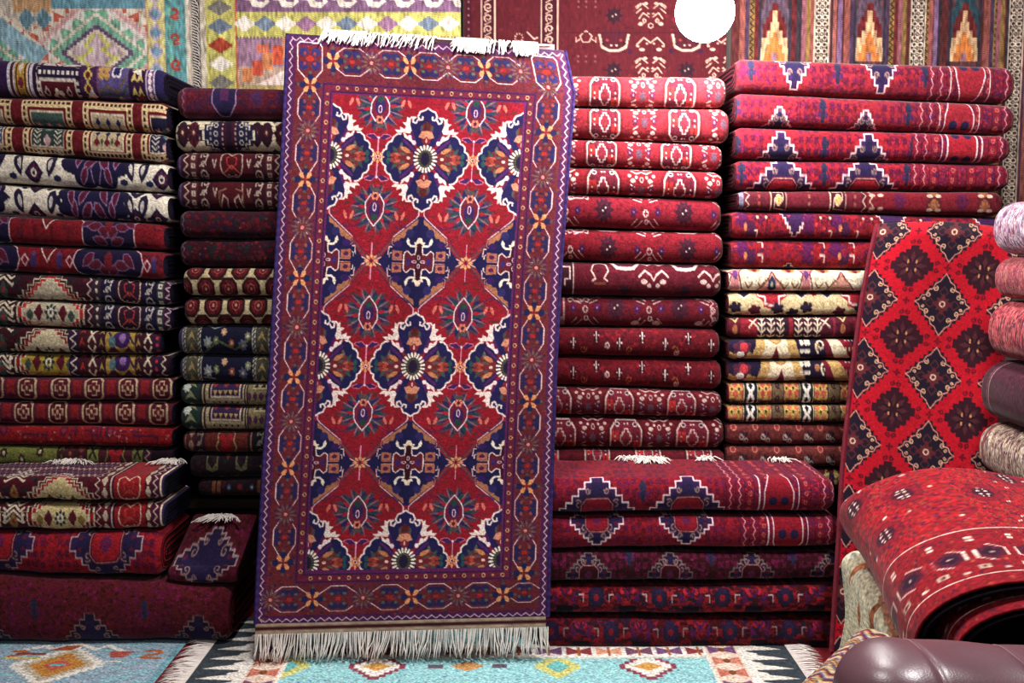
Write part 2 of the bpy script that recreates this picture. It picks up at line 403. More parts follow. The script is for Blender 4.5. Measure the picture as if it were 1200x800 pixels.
    f.D(0, 0, 8.4, 10.6, (84, 84, 70)); f.D(0, 0, 5.4, 8, (38, 26, 70)); f.petals(0, 0, 3, 10, 14, .6, (52, 40, 50))
    # star flowers and leaf pairs
    f.at([-PX / 2, PX / 2], A)
    for sg in (-1, 1): f.L([(0, sg * 7), (0, sg * 23)], 1.1, (226, 150, 190))
    f.petals(0, 0, 2, 8.5, 8, 1.8, (226, 152, 108)); f.D(0, 0, 2.6, 2.6, (240, 180, 160), 8); f.D(0, 0, 1.3, 1.6, (80, 16, 60), 6)
    f.at([-PX / 2, PX / 2], A, mx=True, my=True)
    f.P([(1, -23), (5, -27), (11, -28), (14, -26), (10, -22.5), (5, -21)], (70, 34, 106)); f.L([(2, -24), (6, -28), (13, -27), (15, -25), (9, -22)], .8, (232, 120, 150)); f.D(0, -23.5, 1.5, 1.5, (250, 210, 220), 6)
    f.at([-PX / 2, PX / 2], Bq)
    for sg in (-1, 1): f.L([(0, sg * 7), (0, sg * 21)], 1.1, (226, 150, 190))
    f.petals(0, 0, 2, 9, 8, 2, (222, 160, 112)); f.B(-1.2, -2.6, 1.2, 2.6, (120, 20, 70))
    f.at([-PX / 2, PX / 2], Bq, mx=True, my=True); f.L([(6, -3), (14, -12), (22, -22)], 2, (100, 74, 76))
    # merge
    y0 = int((-74 - c.y0) * c.k); x0 = int((-113 - c.x0) * c.k)
    c.a[y0:y0 + f.H, x0:x0 + f.W] = f.a
    c.at()
    # edge points in the photo, and depth
    ys = np.array([49, 100, 186, 307, 430, 542, 658, 728.])
    xl = np.interp(ys, [38, 100, 150, 253, 430, 600, 735], [337, 335, 333, 326.5, 317, 305, 299])
    xr = np.interp(ys, [52, 70, 90, 150, 300, 430, 600, 722], [662, 674, 673, 668.5, 657.5, 651, 645, 642])
    dl = np.interp(ys, [49, 728], [-10, 4]); dr = np.interp(ys, [49, 728], [10, -5])
    def Yd(y, u): return 3.90 - .35 * np.clip((y - 49) / 680, 0, 1)
    pys = np.array([-138, -90, 0, 120, 240, 360, 480, 552.])
    nu, nv = 420, 860
    U = np.linspace(-1, 1, nu); PV = np.linspace(-138.5, 552, nv)
    P = np.zeros((nu, nv, 3)); 
    yc = np.interp(PV, pys, ys); XL = np.interp(yc, ys, xl); XR = np.interp(yc, ys, xr); DL = np.interp(yc, ys, dl); DR = np.interp(yc, ys, dr)
    for j in range(nv):
        px = XL[j] + (XR[j] - XL[j]) * (U + 1) / 2; py = yc[j] + DL[j] * (1 - U) / 2 + DR[j] * (1 + U) / 2
        Y = Yd(yc[j], U)
        t = (yc[j] - 49) / 680
        Y = Y + .012 * np.abs(U) ** 1.2 * (1 - t) - .006 * np.exp(-(U / .06) ** 2) * (1 - t)            # centre fold mark, ridge towards the room
        Y = Y - .014 * np.sin(U * 5 + t * 3) * np.sin(t * 3.0 + .4) - .004 * np.sin(U * 13 + 2 * t) - .006 * np.sin(t * 21 + U * 1.5) * (.3 + .7 * t)
        Y = Y + .05 * np.clip((U - .86) / .14, 0, 1) ** 2 * (1 - t) ** .5
        Y = Y + .07 * np.clip(1 - t / .035, 0, 1) ** 2
        for i in range(nu): P[i, j] = at(px[i], py[i], Y[i])
    C = c.sample(np.repeat((U * 170)[:, None], nv, 1), np.repeat(PV[None], nu, 0))
    root = empty('hanging_carpet', (at(470, 727, 3.55)[0], 3.6, 0), 'tall red and purple carpet with navy flower medallions, hung upright in front of the stacks', 'carpet')
    pile = grid('carpet_pile', P, yarn(C, .09), M_PILE, root)
    sm = pile.modifiers.new('thick', 'SOLIDIFY'); sm.thickness = .009; sm.offset = 1
    # side binding
    for e, lab in ((0, None), (-1, None)):
        q = P[e, ::6]; n = len(q); ring = []
        for k in range(6):
            a = k * math.pi / 3; ring.append(q + np.array([.0075 * math.cos(a), .0075 * math.sin(a) + .002, 0]))
        G = np.stack(ring, 0); Cc = np.zeros(G.shape) + np.array((66, 46, 138)); Cc[:, ::2] *= .75
        grid('side_binding', G, yarn(Cc), M_EDGE, root, True)
    # woven end band and lower fringe
    b = P[:, -1]; G = np.stack([b + np.array([0, -.002, .004 - .042 * k / 6]) + np.array([0, -.004 * k / 6, 0]) for k in range(7)], 1)
    Cc = np.zeros(G.shape) + np.array((186, 158, 136)); Cc[:, 2:4] = (84, 28, 34); Cc[:, 6] = (150, 140, 112)
    band = grid('end_band', G[::4], yarn(Cc[::4]), M_FLAT, root)
    rg = random.Random(5); pa = []
    for i in range(230):
        u = i / 229 + rg.uniform(-.003, .003); q = b[int(min(max(u, 0), 1) * (nu - 1))] + np.array([0, -.006, -.036])
        ln = .085 + rg.uniform(-.014, .012); sw = rg.uniform(-.016, .016) + .012 * math.sin(u * 40) - .012 * (1 - u); yw = rg.uniform(-.03, .0)
        zt = max(q[2] - ln, .018)
        pa.append([q + np.array([0, 0, .004]), q + np.array([sw * .25, yw * .4, -(q[2] - zt) * .4]), q + np.array([sw * .7 + rg.uniform(-.004, .004), yw * .8, -(q[2] - zt) * .75]), (q[0] + sw, q[1] + yw * 1.5, zt)])
    strands('fringe', pa, .0026, M_FRINGE, root)
    # upper fringe folded forward
    t0 = P[:, 0]; pa = []
    G = np.stack([t0 + np.array([0, .004, -.002]) , t0 + np.array([0, -.0, .012]), t0 + np.array([0, -.006, .018]), t0 + np.array([0, -.012, .010])], 1)[55:-14]
    grid('end_band', G[::4], yarn((np.zeros(G.shape) + np.array((238, 206, 200)))[::4]), M_FLAT, root)
    XM = t0[int(.585 * (nu - 1))][0]
    for i in range(330):
        u = rg.choice([rg.uniform(.14, .30), rg.uniform(.27, .55), rg.uniform(.62, .9), rg.uniform(.62, .72), rg.uniform(.84, .9)])
        q = t0[int(u * (nu - 1))] + np.array([0, -.008, .012]); s_ = rg.uniform(-.04, .014); ln = rg.uniform(.02, .06)
        pa.append([q, q + np.array([s_ * .3, -.014, .006]), q + np.array([s_ * .7, -.022, -ln * .3]), q + np.array([s_ + rg.uniform(-.006, .006), -.085 * min(1, ln / .06), -ln])])
    for f_ in (lambda p: p[0][0] < XM, lambda p: p[0][0] >= XM): strands('fringe', [p for p in pa if f_(p)], .0036, M_FRINGE, root)
main_rug()
# ------------------------------------------------------------------ folded rugs in stacks
def folded_rug(Lp, Rp, Y, depth, pat, label, group, cat='rug', top=0, selv=((30, 26, 60), (70, 20, 34)), fr=None, seed=0,
               skewY=0.0, wave=.002, name='folded_rug', bulge=.5, step=.85, rnd=.66, dullback=True, tilt=0.0):
    """Lp/Rp = (px, y_top, y_bottom) of the two ends of the front fold in the photo; pat(cv) weaves the front."""
    rg = np.random.RandomState(seed + 11)
    xl, lt, lb = Lp; xr, rt, rb = Rp
    Wp = xr - xl; Hp = (lb - lt + rb - rt) / 2
    A0, A1 = at(xl, lt, Y), at(xl, lb, Y); B0, B1 = at(xr, rt, Y + skewY), at(xr, rb, Y + skewY)
    cv = Cv(Wp, Hp + top, (120, 20, 34), 2.2, xl, -top); pat(cv, xl, xr, Hp)
    nu = int(Wp / step)
    u = np.linspace(0, 1, nu)
    wv = wave * (np.sin(u * 9 + seed) + .6 * np.sin(u * 23 + seed * 1.7) + .4 * np.sin(u * 41 + seed * 2.3))
    gap = .003
    zt = A0[2] + (B0[2] - A0[2]) * u - gap / 2 + wv * .5 - wave; zb = A1[2] + (B1[2] - A1[2]) * u + gap / 2 + wv * .5 + wave
    X = A0[0] + (B0[0] - A0[0]) * u; Yf = Y + skewY * u + .5 * wv + .004 * np.sin(u * 5 + seed * 3)
    h = (zt - zb) / 2; zc = (zt + zb) / 2
    hm = float(h.mean()); b = bulge * 2 * hm
    d_end = np.minimum(u, 1 - u) * abs(B0[0] - A0[0]); e = 1 - .22 * np.clip(1 - d_end / .03, 0, 1) ** 2
    nf = max(14, int(Hp * 1.3 / step))
    ph = np.linspace(math.pi / 2, -math.pi / 2, nf)
    fy = b * np.abs(np.cos(ph)) ** .85; fz = np.sign(np.sin(ph)) * np.abs(np.sin(ph)) ** rnd
    arc = np.concatenate([[0], np.cumsum(np.hypot(np.diff(fy), np.diff(fz) * hm))])
    vf = arc / arc[-1] * Hp
    sc = Hp / arc[-1]                                     # photo units per metre along the pile
    ntop = max(5, int(top / step)) if top else 5
    by = np.linspace(depth, 0, ntop, endpoint=False)      # back -> front, top side
    if top: by = depth * (1 - (1 - by / depth) ** 1.0)
    yy = np.concatenate([b - fy[0] + by, b - fy, b + np.linspace(depth * .15, depth, 5)])
    zz = np.concatenate([np.ones(ntop), fz, -np.ones(5)])
    vt = -(by / depth * (top if top else depth * sc))
    vb = Hp + np.linspace(depth * .15, depth, 5) * sc
    V = np.concatenate([vt, vf, vb])
    n = len(yy)
    P = np.zeros((nu, n, 3)); P[:, :, 0] = X[:, None]
    P[:, :, 1] = Yf[:, None] + b * (1 - e[:, None]) + yy[None]
    P[:, :, 2] = zc[:, None] + (h * e)[:, None] * zz[None] + tilt * np.maximum(0, yy - b)[None] * (zz[None] > .9)
    C = cv.sample(np.repeat((xl + Wp * u)[:, None], n, 1), np.repeat(V[None], nu, 0))
    root = empty(name, ((A0[0] + B0[0]) / 2, Y + depth / 2, min(A1[2], B1[2])), label, cat, group)
    C = yarn(C, .1, rg)
    grid('rug_face', P, C, M_PILE, root)
    # layered ends: nested folds of the same rug with dyed side cords
    for end in (0, -1):
        sg = -1 if end == 0 else 1
        prof = P[end][::3] if n < 120 else P[end][::5]
        prof = np.vstack([prof, P[end][-1:]])
        m = len(prof); cz = float(zc[end]); cy = prof[:, 1].max()
        rings, cols = [], []
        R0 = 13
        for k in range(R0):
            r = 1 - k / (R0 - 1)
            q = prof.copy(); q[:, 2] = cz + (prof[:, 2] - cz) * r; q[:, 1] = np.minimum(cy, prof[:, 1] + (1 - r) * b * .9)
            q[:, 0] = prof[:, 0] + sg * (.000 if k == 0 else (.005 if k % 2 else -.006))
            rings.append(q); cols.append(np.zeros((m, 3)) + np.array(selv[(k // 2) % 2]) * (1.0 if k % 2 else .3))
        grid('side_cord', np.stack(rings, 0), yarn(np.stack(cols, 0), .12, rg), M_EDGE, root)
    if fr: fringe_at(root, P, ntop, fr, rg)
    return root, P

def fringe_at(root, P, j, spans, rg):
    """white cotton ends lying over the top of a folded rug; spans: (u0, u1, count, length, y shift)"""
    nu = P.shape[0]
    for (u0, u1, cnt, ln, ys) in spans:
        pa = []
        for i in range(cnt):
            u = u0 + (u1 - u0) * rg.rand(); q = P[int(u * (nu - 1)), 0].copy(); q[1] += ys - .0; q[2] = P[int(u * (nu - 1)), 1, 2] + .004
            a = rg.uniform(-1, 1); l = ln * rg.uniform(.5, 1.1)
            pa.append([q, q + np.array([a * l * .4, -l * .3, .006 + rg.rand() * .01]), q + np.array([a * l * .9, -l * .6, .004 + rg.rand() * .006]), q + np.array([a * l * 1.2 + rg.uniform(-.01, .01), -l, .001])])
        strands('fringe', pa, .0028, M_FRINGE, root)

# ---- weaving patterns; every one gets (cv, x0, x1, h) with x in photo units, y 0..h down the front
def edge_bands(c, x, sg, h, cols=((96, 20, 40), (222, 196, 170)), n=3, w=7):
    """guard bands that run round the fold at the rug's end; x = outer edge"""
    for i in range(n):
        a = x - sg * (3 + i * (w + 3)); c.at()
        c.B(a, -60, a - sg * w, h + 9, cols[0]); c.L([(a, -60), (a, h + 9)], .7, cols[1]); 
        if i % 2 == 0: c.zig(a - sg * w / 2, -60, a - sg * w / 2, h + 12, w * .22, max(4, int((h + 70) / 3)), .9, cols[1])
        else:
            for y in np.arange(-58, h, 5): c.at(a - sg * w / 2, y).D(0, 0, 1.5, 1.5, cols[1], 6)
    c.at()

def p_gul(bg=(158, 28, 44), x0=690, sp=87.5, vo=.5, dim=1.0, r=(19, 15), lace=True, half=0):
    """red ground, white-edged octagonal guls with lace sprays between"""
    def f(c, xl, xr, h):
        W_ = tuple(int(v * dim) for v in (238, 208, 200)); c.a[:] = bg
        c.mott([tuple(int(v * .82) for v in bg), tuple(min(255, int(v * 1.12)) for v in bg)], int(c.w * h / 30), 1.5, 2)
        cy = h * vo
        xs = list(np.arange(x0 - 5 * sp, xr + sp, sp))
        c.at(xs, cy)
        q = [(-r[0], -r[1] * .45), (-r[0] * .6, -r[1]), (r[0] * .6, -r[1]), (r[0], -r[1] * .45), (r[0], r[1] * .5), (r[0] * .6, r[1]), (-r[0] * .6, r[1]), (-r[0], r[1] * .5)]
        c.P([(a * 1.25, b * 1.15) for a, b in q], tuple(int(v * .86) for v in bg)); c.P(q, (118, 30, 50))
        c.B(-r[0] * .95, -r[1] * .4, -r[0] * .45, r[1] * .1, (190, 44, 44)); c.B(r[0] * .45, r[1] * .1, r[0] * .95, r[1] * .5, (190, 44, 44))
        c.L(q, 1.7, W_, True); c.L([(a * .72, b * .98) for a, b in ((-r[0], -r[1]), (-r[0], r[1]))], .8, (90, 24, 40)); c.L([(a * .72, b * .98) for a, b in ((r[0], -r[1]), (r[0], r[1]))], .8, (90, 24, 40))
        c.at(xs, cy, mx=True, my=True); c.D(r[0] * .55, -r[1] * .72, 3.4, 2.4, (74, 34, 56), 8); c.O(r[0] * .58, -r[1] * .72, 2.6, 1.8, .9, W_, 8); c.D(r[0] * .72, -2, 1, 1, W_, 5); c.D(r[0] * .1, -r[1] * .75, 1.2, 1, W_, 5)
        c.at(xs, cy); c.stepd(0, 0, r[0] * .36, r[1] * .48, 3, (138, 40, 56), W_, 1.1)
        if lace:
            m = [x + sp / 2 for x in xs]
            for sy in ((-1, 1)):
                c.at(m, cy + (0 if sy < 0 else 0), 1, sy, mx=True)
                c.D(10, 8, 3, 1.8, W_, 7); c.D(14, 12, 2.2, 1.4, W_, 6); c.D(6, 11, 1.6, 1.4, W_, 6); c.L([(0, 16), (6, 14), (12, 17)], 1.2, W_); c.L([(8, 3), (13, 5)], 1, W_); c.L([(3, 19), (9, 20), (15, 23)], 1.3, W_)
            c.at(m, cy, mx=True); c.petals(11, -1, .5, 4.2, 6, 1.1, (88, 36, 74)); c.D(11, -1, 1, 1, (200, 150, 170), 5)
            c.at(m, cy); c.petals(0, 0, 0, 5, 8, 1.2, (104, 72, 92)); c.O(0, -9, 2, 2, .8, W_, 6)
    return f

def p_flower(bg=(140, 24, 42), x0=707, sp=93, vo=.45, W_=(226, 192, 190), dim=1.0):
    """red ground with dark rosettes, lace triangles between and scroll hooks"""
    def f(c, xl, xr, h):
        c.a[:] = bg; c.mott([tuple(int(v * .8) for v in bg)], int(c.w * h / 34), 1.5, 3); cy = h * vo
        w2 = tuple(int(v * dim) for v in W_)
        xs = list(np.arange(x0 - 4 * sp, xr + sp, sp))
        c.at(xs, cy); c.petals(0, 0, 2, 12, 10, 2.4, (70, 26, 48)); c.D(0, 0, 4, 4, (58, 22, 40)); c.D(-1.5, 1, 1.1, 1, w2, 5); c.D(2, -1.5, 1.1, 1, w2, 5)
        c.L([(-14, -h * .5), (-9, -h * .5 + 3.5), (9, -h * .5 + 3.5), (14, -h * .5)], 2, w2)
        m = [x + sp * .52 for x in xs]
        c.at(m, 0, mx=True)
        c.L([(0, 4), (5, 4), (8, 1)], 1.2, w2); c.L([(4, 8), (12, 3), (18, 5)], 1.3, w2); c.L([(5, 11), (14, 8)], 1.2, w2); c.D(16, 2, 3, 1.8, w2, 6); c.L([(4, h * .66), (12, h * .86)], 1, w2); c.L([(10, h * .62), (16, h * .76)], .9, w2)
        c.L([(2, 0), (9, 9)], 1.2, (96, 34, 60))
        c.at(m, cy); c.stepd(0, 2, 2.6, 2.6, 2, bg, w2, 1); c.stepd(1, 9, 2, 2, 2, bg, w2, .9)
        c.at(m, cy, mx=True); c.petals(14, 1, 0, 4.5, 6, 1.3, (76, 26, 84)); c.D(14, 1, 1, 1, (160, 110, 160), 5)
        c.at([xl + 158], 6, mx=True); c.L([(0, 3), (5, 3), (8, -1), (12, 0), (11, 4), (8, 3)], 1.2, w2)
        c.at()
    return f

def p_scatter(bg=(128, 18, 34), seed=1, W_=(222, 190, 186), n=1.0):
    """deep red ground, small paired sprigs, ochre scrolls and diamond lines"""
    def f(c, xl, xr, h):
        c.a[:] = bg; c.mott([(98, 16, 30), (148, 26, 36), (84, 18, 34)], int(c.w * h / 20), 1.7, seed)
        sp = 27; k = 0
        for x in np.arange(xl - 10, xr + 20, sp):
            y = h * (.34 if k % 2 else .5)
            c.at(x, y); c.B(-3, -4, 3, 5, (60, 16, 34)); c.L([(0, -3), (0, 3)], 1.5, W_); c.D(-2.6, 0, .8, .8, W_, 5); c.D(2.6, 0, .8, .8, W_, 5); c.D(0, 5, .9, .9, W_, 5)
            if k % 2 == 0: c.curl(12, 6, 4, 1.4, (180, 92, 50), k)
            if k % 3 == 1: c.curl(13, 8, 3.2, 1.3, W_, 2 + k)
            c.L([(4, -9), (13, 2), (4, 14)], .9, (92, 14, 36)); k += 1
        c.at(xl + 12).zig(0, 0, 0, h, 1.6, 8, 1, W_)
    return f

def p_stepmed(bg=(190, 30, 52), x0=935, sp=103, cy=0, rx=26, ry=26, band=1070, dim=1.0, endx=None, oct_=True, vio=(60, 32, 90), seed=1, inner=True, bandcol=(150, 28, 46), fill=False):
    """bright red ground, stepped navy medallions edged white; banded border at the right end"""
    def f(c, xl, xr, h):
        W_ = tuple(int(v * dim) for v in (246, 206, 212)); c.a[:] = bg; T = -c.y0
        c.mott([tuple(int(v * .72) for v in bg), (124, 24, 74), tuple(int(v * .84) for v in bg)], int(c.w * (h + T) / 16), 1.7, seed, 1.2)
        xs = list(np.arange(x0 - 5 * sp, band - rx * .6, sp))
        # rows of small crosses between the medallions
        for yy in np.arange(-T + 5, h, 9): c.at([x + sp / 2 + d for x in xs for d in (-28, -19, -10, 10, 19, 28)], yy + 1).petals(0, 0, 0, 3.8, 4, 1.5, (104, 20, 60), .78)
        c.at([x + sp / 2 for x in xs], [cy + h * .5 if cy <= 0 else cy - h * .5]).B(-4, -7, 4, -1, (52, 46, 96)); c.B(-6, 0, 6, 5, (84, 34, 90)); c.B(-2, -10, 2, 9, (44, 44, 84))
        c.at(xs, cy); c.stepd(0, 0, rx, ry, 6, vio, W_, 1.5)
        c.stepd(0, 0, rx * .82, ry * .82, 6, (44, 32, 92))
        c.at(xs, cy, mx=True, my=True); c.curl(rx * .5, ry * .3, 4.5, 1.5, (150, 116, 110), 1); c.curl(rx * .25, ry * .62, 3, 1.4, (150, 116, 110), 3); c.D(rx * .72, ry * .14, 3, 2, (104, 30, 60), 6)
        c.at(xs, cy)
        if inner:
            q = [(-rx * .38, -ry * .25), (-rx * .25, -ry * .4), (rx * .25, -ry * .4), (rx * .38, -ry * .25), (rx * .38, ry * .25), (rx * .25, ry * .4), (-rx * .25, ry * .4), (-rx * .38, ry * .25)]
            c.P([(a * 1.25, b * 1.2) for a, b in q], (84, 24, 60)); c.P(q, bg); c.L([(a * 1.12, b * 1.1) for a, b in q], .9, (190, 120, 110), True); c.stepd(0, 0, rx * .16, ry * .2, 2, (110, 30, 80))
        # border
        if band < xr:
            c.at(); c.B(band, -T, xr, h + 5, bandcol)
            c.T = [(1, 0, 0, 1, 0, 0)]
            rg = np.random.RandomState(seed)
            for i in range(int((xr - band) * (h + T) / 14)):
                c.at(band + rg.rand() * (xr - band), -T + rg.rand() * (h + T)).B(-1.4, -.8, 1.4, .8, ((104, 20, 56), (178, 40, 56), (92, 30, 84))[rg.randint(3)])
            n = int((xr - band) / 11)
            for i in range(n + 1):
                xx = band + i * 11; c.at().L([(xx, -T), (xx, h + 5)], .9, (88, 18, 52))
                if i in (0, 1, n - 1, n): c.zig(xx + 5, -T, xx + 5, h + 5, 1.4, int((h + T) / 4) + 2, .9, tuple(int(v * dim) for v in (226, 150, 160)))
                else:
                    for yy in np.arange(-T + 4, h, 8): c.at(xx + 5.5, yy).curl(0, 0, 2.6, .9, (96, 30, 84) if i % 2 else (206, 96, 88), yy)
            if oct_:
                mx_ = endx or (band + xr) / 2
                c.at(mx_, cy if abs(cy) < h else h / 2); q = [(-10, -h), (-17, -h * .5), (-17, h * .5), (-10, h)]
                c.P([(-17, -h * .5), (-8, -h), (8, -h), (17, -h * .5), (17, h * .5), (8, h), (-8, h), (-17, h * .5)], bg)
                c.at(mx_, cy if abs(cy) < h else h / 2, mx=True); c.L([(8, -h), (17, -h * .5), (17, h * .5), (8, h)], 1.2, W_); c.D(7, h * .3, 5, 4, (44, 34, 92)); c.D(7, -h * .3, 5, 4, (44, 34, 92)); c.L([(23, -h), (23, h)], 1, W_)
        c.at()
    return f

def p_blocks(bg, x0, sp, seed, dim=.7):
    """dark red ground with rows of blurred blocks, hooks and small light corner marks"""
    def f(c, xl, xr, h):
        c.a[:] = bg; g = lambda k: tuple(int(min(255, v * k)) for v in bg)
        c.mott([g(.7), g(1.2), (70, 22, 60), (44, 30, 60), g(.55)], int(c.w * h / 12), 2.2, seed, 1.5)
        xs = np.arange(x0 - 6 * sp, xr, sp); w_ = tuple(int(v * dim) for v in (236, 190, 190))
        c.at(xs, h * .42); c.B(-9, -6, 9, 5, (40, 32, 72)); c.B(-5, -9, 5, 8, (52, 34, 80)); c.D(0, 0, 3, 3, g(1.1))
        c.at(xs, h * .4, mx=True); c.L([(15, 4), (15, -2), (20, -2)], 1.3, w_); c.P([(24, -5), (31, 3), (24, 6)], (92, 24, 84)); c.D(31, -5, 3, 3, g(1.35))
        c.at([x + sp / 2 for x in xs], h * .75); c.B(-10, -5, 10, 5, (30, 20, 40)); c.at([x + sp / 2 for x in xs], h * .3).L([(-5, -3), (0, 3), (5, -3)], 2, (80, 26, 90)); c.at()
    return f

def p_border(seq, bg, seed=1, mot=None):
    """cross bands: seq = [(x, width, kind, colour, line colour)]"""
    def f(c, xl, xr, h):
        c.a[:] = bg; T = -c.y0
        if mot: c.mott(mot, int(c.w * (h + T) / 22), 1.6, seed)
        for (x, w_, kind, a, b) in seq:
            c.at()
            if a is not None: c.B(x, -T, x + w_, h + 4, a)
            m = x + w_ / 2
            if kind == 'zig': c.zig(m, -T, m, h + 3, w_ * .3, max(6, int((h + T) / 3.4)), 1.1, b)
            elif kind == 'dots':
                for y in np.arange(-T + 3, h + 2, 6.5): c.at(m, y).D(0, 0, 1.7, 1.9, b, 8)
            elif kind == 'boxes':
                for y in np.arange(-T + 3, h + 2, 7): c.at(m, y).B(-w_ * .32, -2.3, w_ * .32, 2.3, b); c.D(0, 0, 1, 1, a or bg, 6)
            elif kind == 'rope':
                for y in np.arange(-T, h + 2, 4): c.at(0, y).L([(x + 1, 3), (x + w_ - 1, 0)], 1.5, b)
            elif kind == 'line': c.L([(m, -T), (m, h + 3)], min(w_, 1.4), b)
            elif kind == 'scroll':
                for y in np.arange(-T + h * .3, h + 5, 17):
                    c.at(m, y); c.curl(0, -3, w_ * .3, 1.3, b, 2.5); c.L([(w_ * .26, -3), (w_ * .1, 4), (-w_ * .3, 7)], 1.3, b); c.curl(-1, 6, w_ * .2, 1.1, b, 0, .9, -1)
            elif kind == 'urn':
                c.at(m, h * .5, mx=True); c.L([(0, -8), (7, -13), (12, -9), (13, 0), (11, 6), (5, 11), (0, 9)], 1.3, b); c.L([(0, 3), (5, -1), (6, -6), (3, -7)], 1.1, (190, 60, 50)); c.L([(0, 0), (9, 6)], 1, (190, 80, 60)); c.D(4, 8, 1.6, 1.2, b, 6)
            elif kind == 'vase':
                c.at(m, h * .5, mx=True); c.P([(0, -4), (5, -9), (9, -4), (4, 0), (8, 6), (0, 9)], (170, 34, 44)); c.L([(0, -11), (6, -12), (10, -8), (9, -2), (12, 3), (9, 9), (0, 12)], 1.2, b)
            elif kind == 'x':
                for y in np.arange(h * .3, h + 4, 15): c.at(m, y).L([(-w_ * .3, -6), (w_ * .3, 5)], 2, b); c.L([(w_ * .3, -6), (-w_ * .3, 5)], 2, b)
            elif kind == 'v': c.at(m, h * .45).L([(-2, -3), (0, 3), (2, -3)], 1.4, b)
            elif kind == 'diam':
                for y in np.arange(-T + 4, h + 3, 11): c.at(m, y).stepd(0, 0, w_ * .36, 4.6, 3, b, None)
            elif kind == 'leaf':
                for y in np.arange(-T + 4, h + 3, 10): c.at(m, y).P([(-w_ * .35, 4), (0, -4), (w_ * .35, 4), (0, 1)], b)
        c.at()
    return f
# ---- patterns of single rugs
def pat_panels(c, xl, xr, h):                             # topmost of the far left stack: many bordered panels
    c.a[:] = (62, 30, 92)
    def band(x0, x1, col): c.at().B(x0, 0, x1, h + 2, col)
    for a in (-60, 6):
        band(a, a + 30, (206, 200, 214)); band(a + 4, a + 7, (88, 28, 36)); band(a + 9, a + 24, (196, 148, 56)); band(a + 10.5, a + 12, (50, 20, 40)); band(a + 25, a + 27, (88, 28, 36)); band(a + 21, a + 22.5, (50, 20, 40))
        c.at(a + 16.5, h * .3).P([(0, -6), (3, 0), (0, 6), (-3, 0)], (216, 206, 190)); c.at(a + 16.5, h * .58).stepd(0, 0, 3.4, 4, 2, (120, 40, 60)); c.at(a + 16.5, h * .85).D(0, 0, 3.5, 3, (60, 100, 90))
    band(38, 92, (52, 22, 50)); c.at()
    for y in np.arange(2, h, 5.5): c.at([42.5, 89], y).B(-2, -1.5, 2, 1.5, (214, 200, 190))
    c.at().P([(47, -2), (87, -2), (87, 10), (47, 10)], (214, 198, 190)); c.at(67, 0).P([(-9, -2), (0, 7), (9, -2)], (120, 30, 50)); c.L([(-14, 0), (0, 12), (14, 0)], 1.4, (40, 30, 90))
    c.at().B(41, 12, 92, 20, (40, 28, 84)); c.at(np.arange(45, 92, 5.5), 16).B(-1.6, -1.6, 1.6, 1.6, (220, 206, 196)); c.at().B(46, 23, 87, h + 2, (96, 22, 34)); c.L([(45, h + 2), (45, 22), (87, 22), (87, h + 2)], 2.2, (206, 190, 180)); c.L([(42, h + 2), (42, 20)], 1.2, (206, 190, 180))
    c.at([52, 78], 32).stepd(0, 0, 3.4, 5, 3, (200, 180, 170)); c.stepd(0, 0, 1.7, 2.5, 2, (90, 24, 40)); c.at(65, 36).lobed(0, 0, 7, 8, 5, .3, (226, 206, 190)); c.D(0, 0, 2.2, 2.4, (70, 26, 60))
    band(94, 112, (76, 34, 84)); c.at(102, [6, 17, 28, 39]).stepd(0, 0, 5, 5.5, 3, (206, 190, 90)); c.stepd(0, 0, 2.6, 3, 2, (120, 28, 44)); c.at(104, 33).P([(-5, 2), (2, -6), (6, 3), (0, 6)], (222, 206, 200))
    band(112, 150, (98, 84, 158)); c.at([118, 124, 118], [5, 11, 17]).stepd(0, 0, 4, 4, 2, (196, 150, 84)); c.at(136, 11); c.lobed(0, 0, 7, 9, 4, .35, (226, 214, 220)); c.lobed(0, 0, 4.4, 6.4, 4, .3, (46, 40, 120))
    c.at().L([(115, 30), (124, 26), (138, 30), (147, 17)], 2, (120, 100, 60)); c.L([(114, 34), (126, 32), (140, 34), (149, 24)], 2, (60, 90, 66)); c.at(138, h - 4).P([(-8, 4), (0, -5), (9, 4)], (206, 186, 180)); c.at().L([(113, 0), (113, h)], 1, (150, 70, 60))
    band(151, 170, (58, 24, 66)); c.at([157, 164], [6, 17, 29, 39]).P([(-4, 4), (0, -5), (4, 4), (0, 2)], (214, 190, 110)); c.at(160, 12).P([(-6, 0), (3, -7), (6, 4)], (230, 220, 206)); c.at(162, 34).P([(-5, 3), (3, -5), (6, 5)], (140, 40, 46))
    band(171, 180, (110, 60, 120)); c.at(175.5, np.arange(2, h, 6)).stepd(0, 0, 2.6, 2.6, 2, (230, 214, 220)); c.at().L([(171, 0), (171, h)], 1.2, (210, 196, 214)); c.L([(180, 0), (180, h)], 1.2, (210, 196, 214)); band(181, 400, (46, 36, 110))

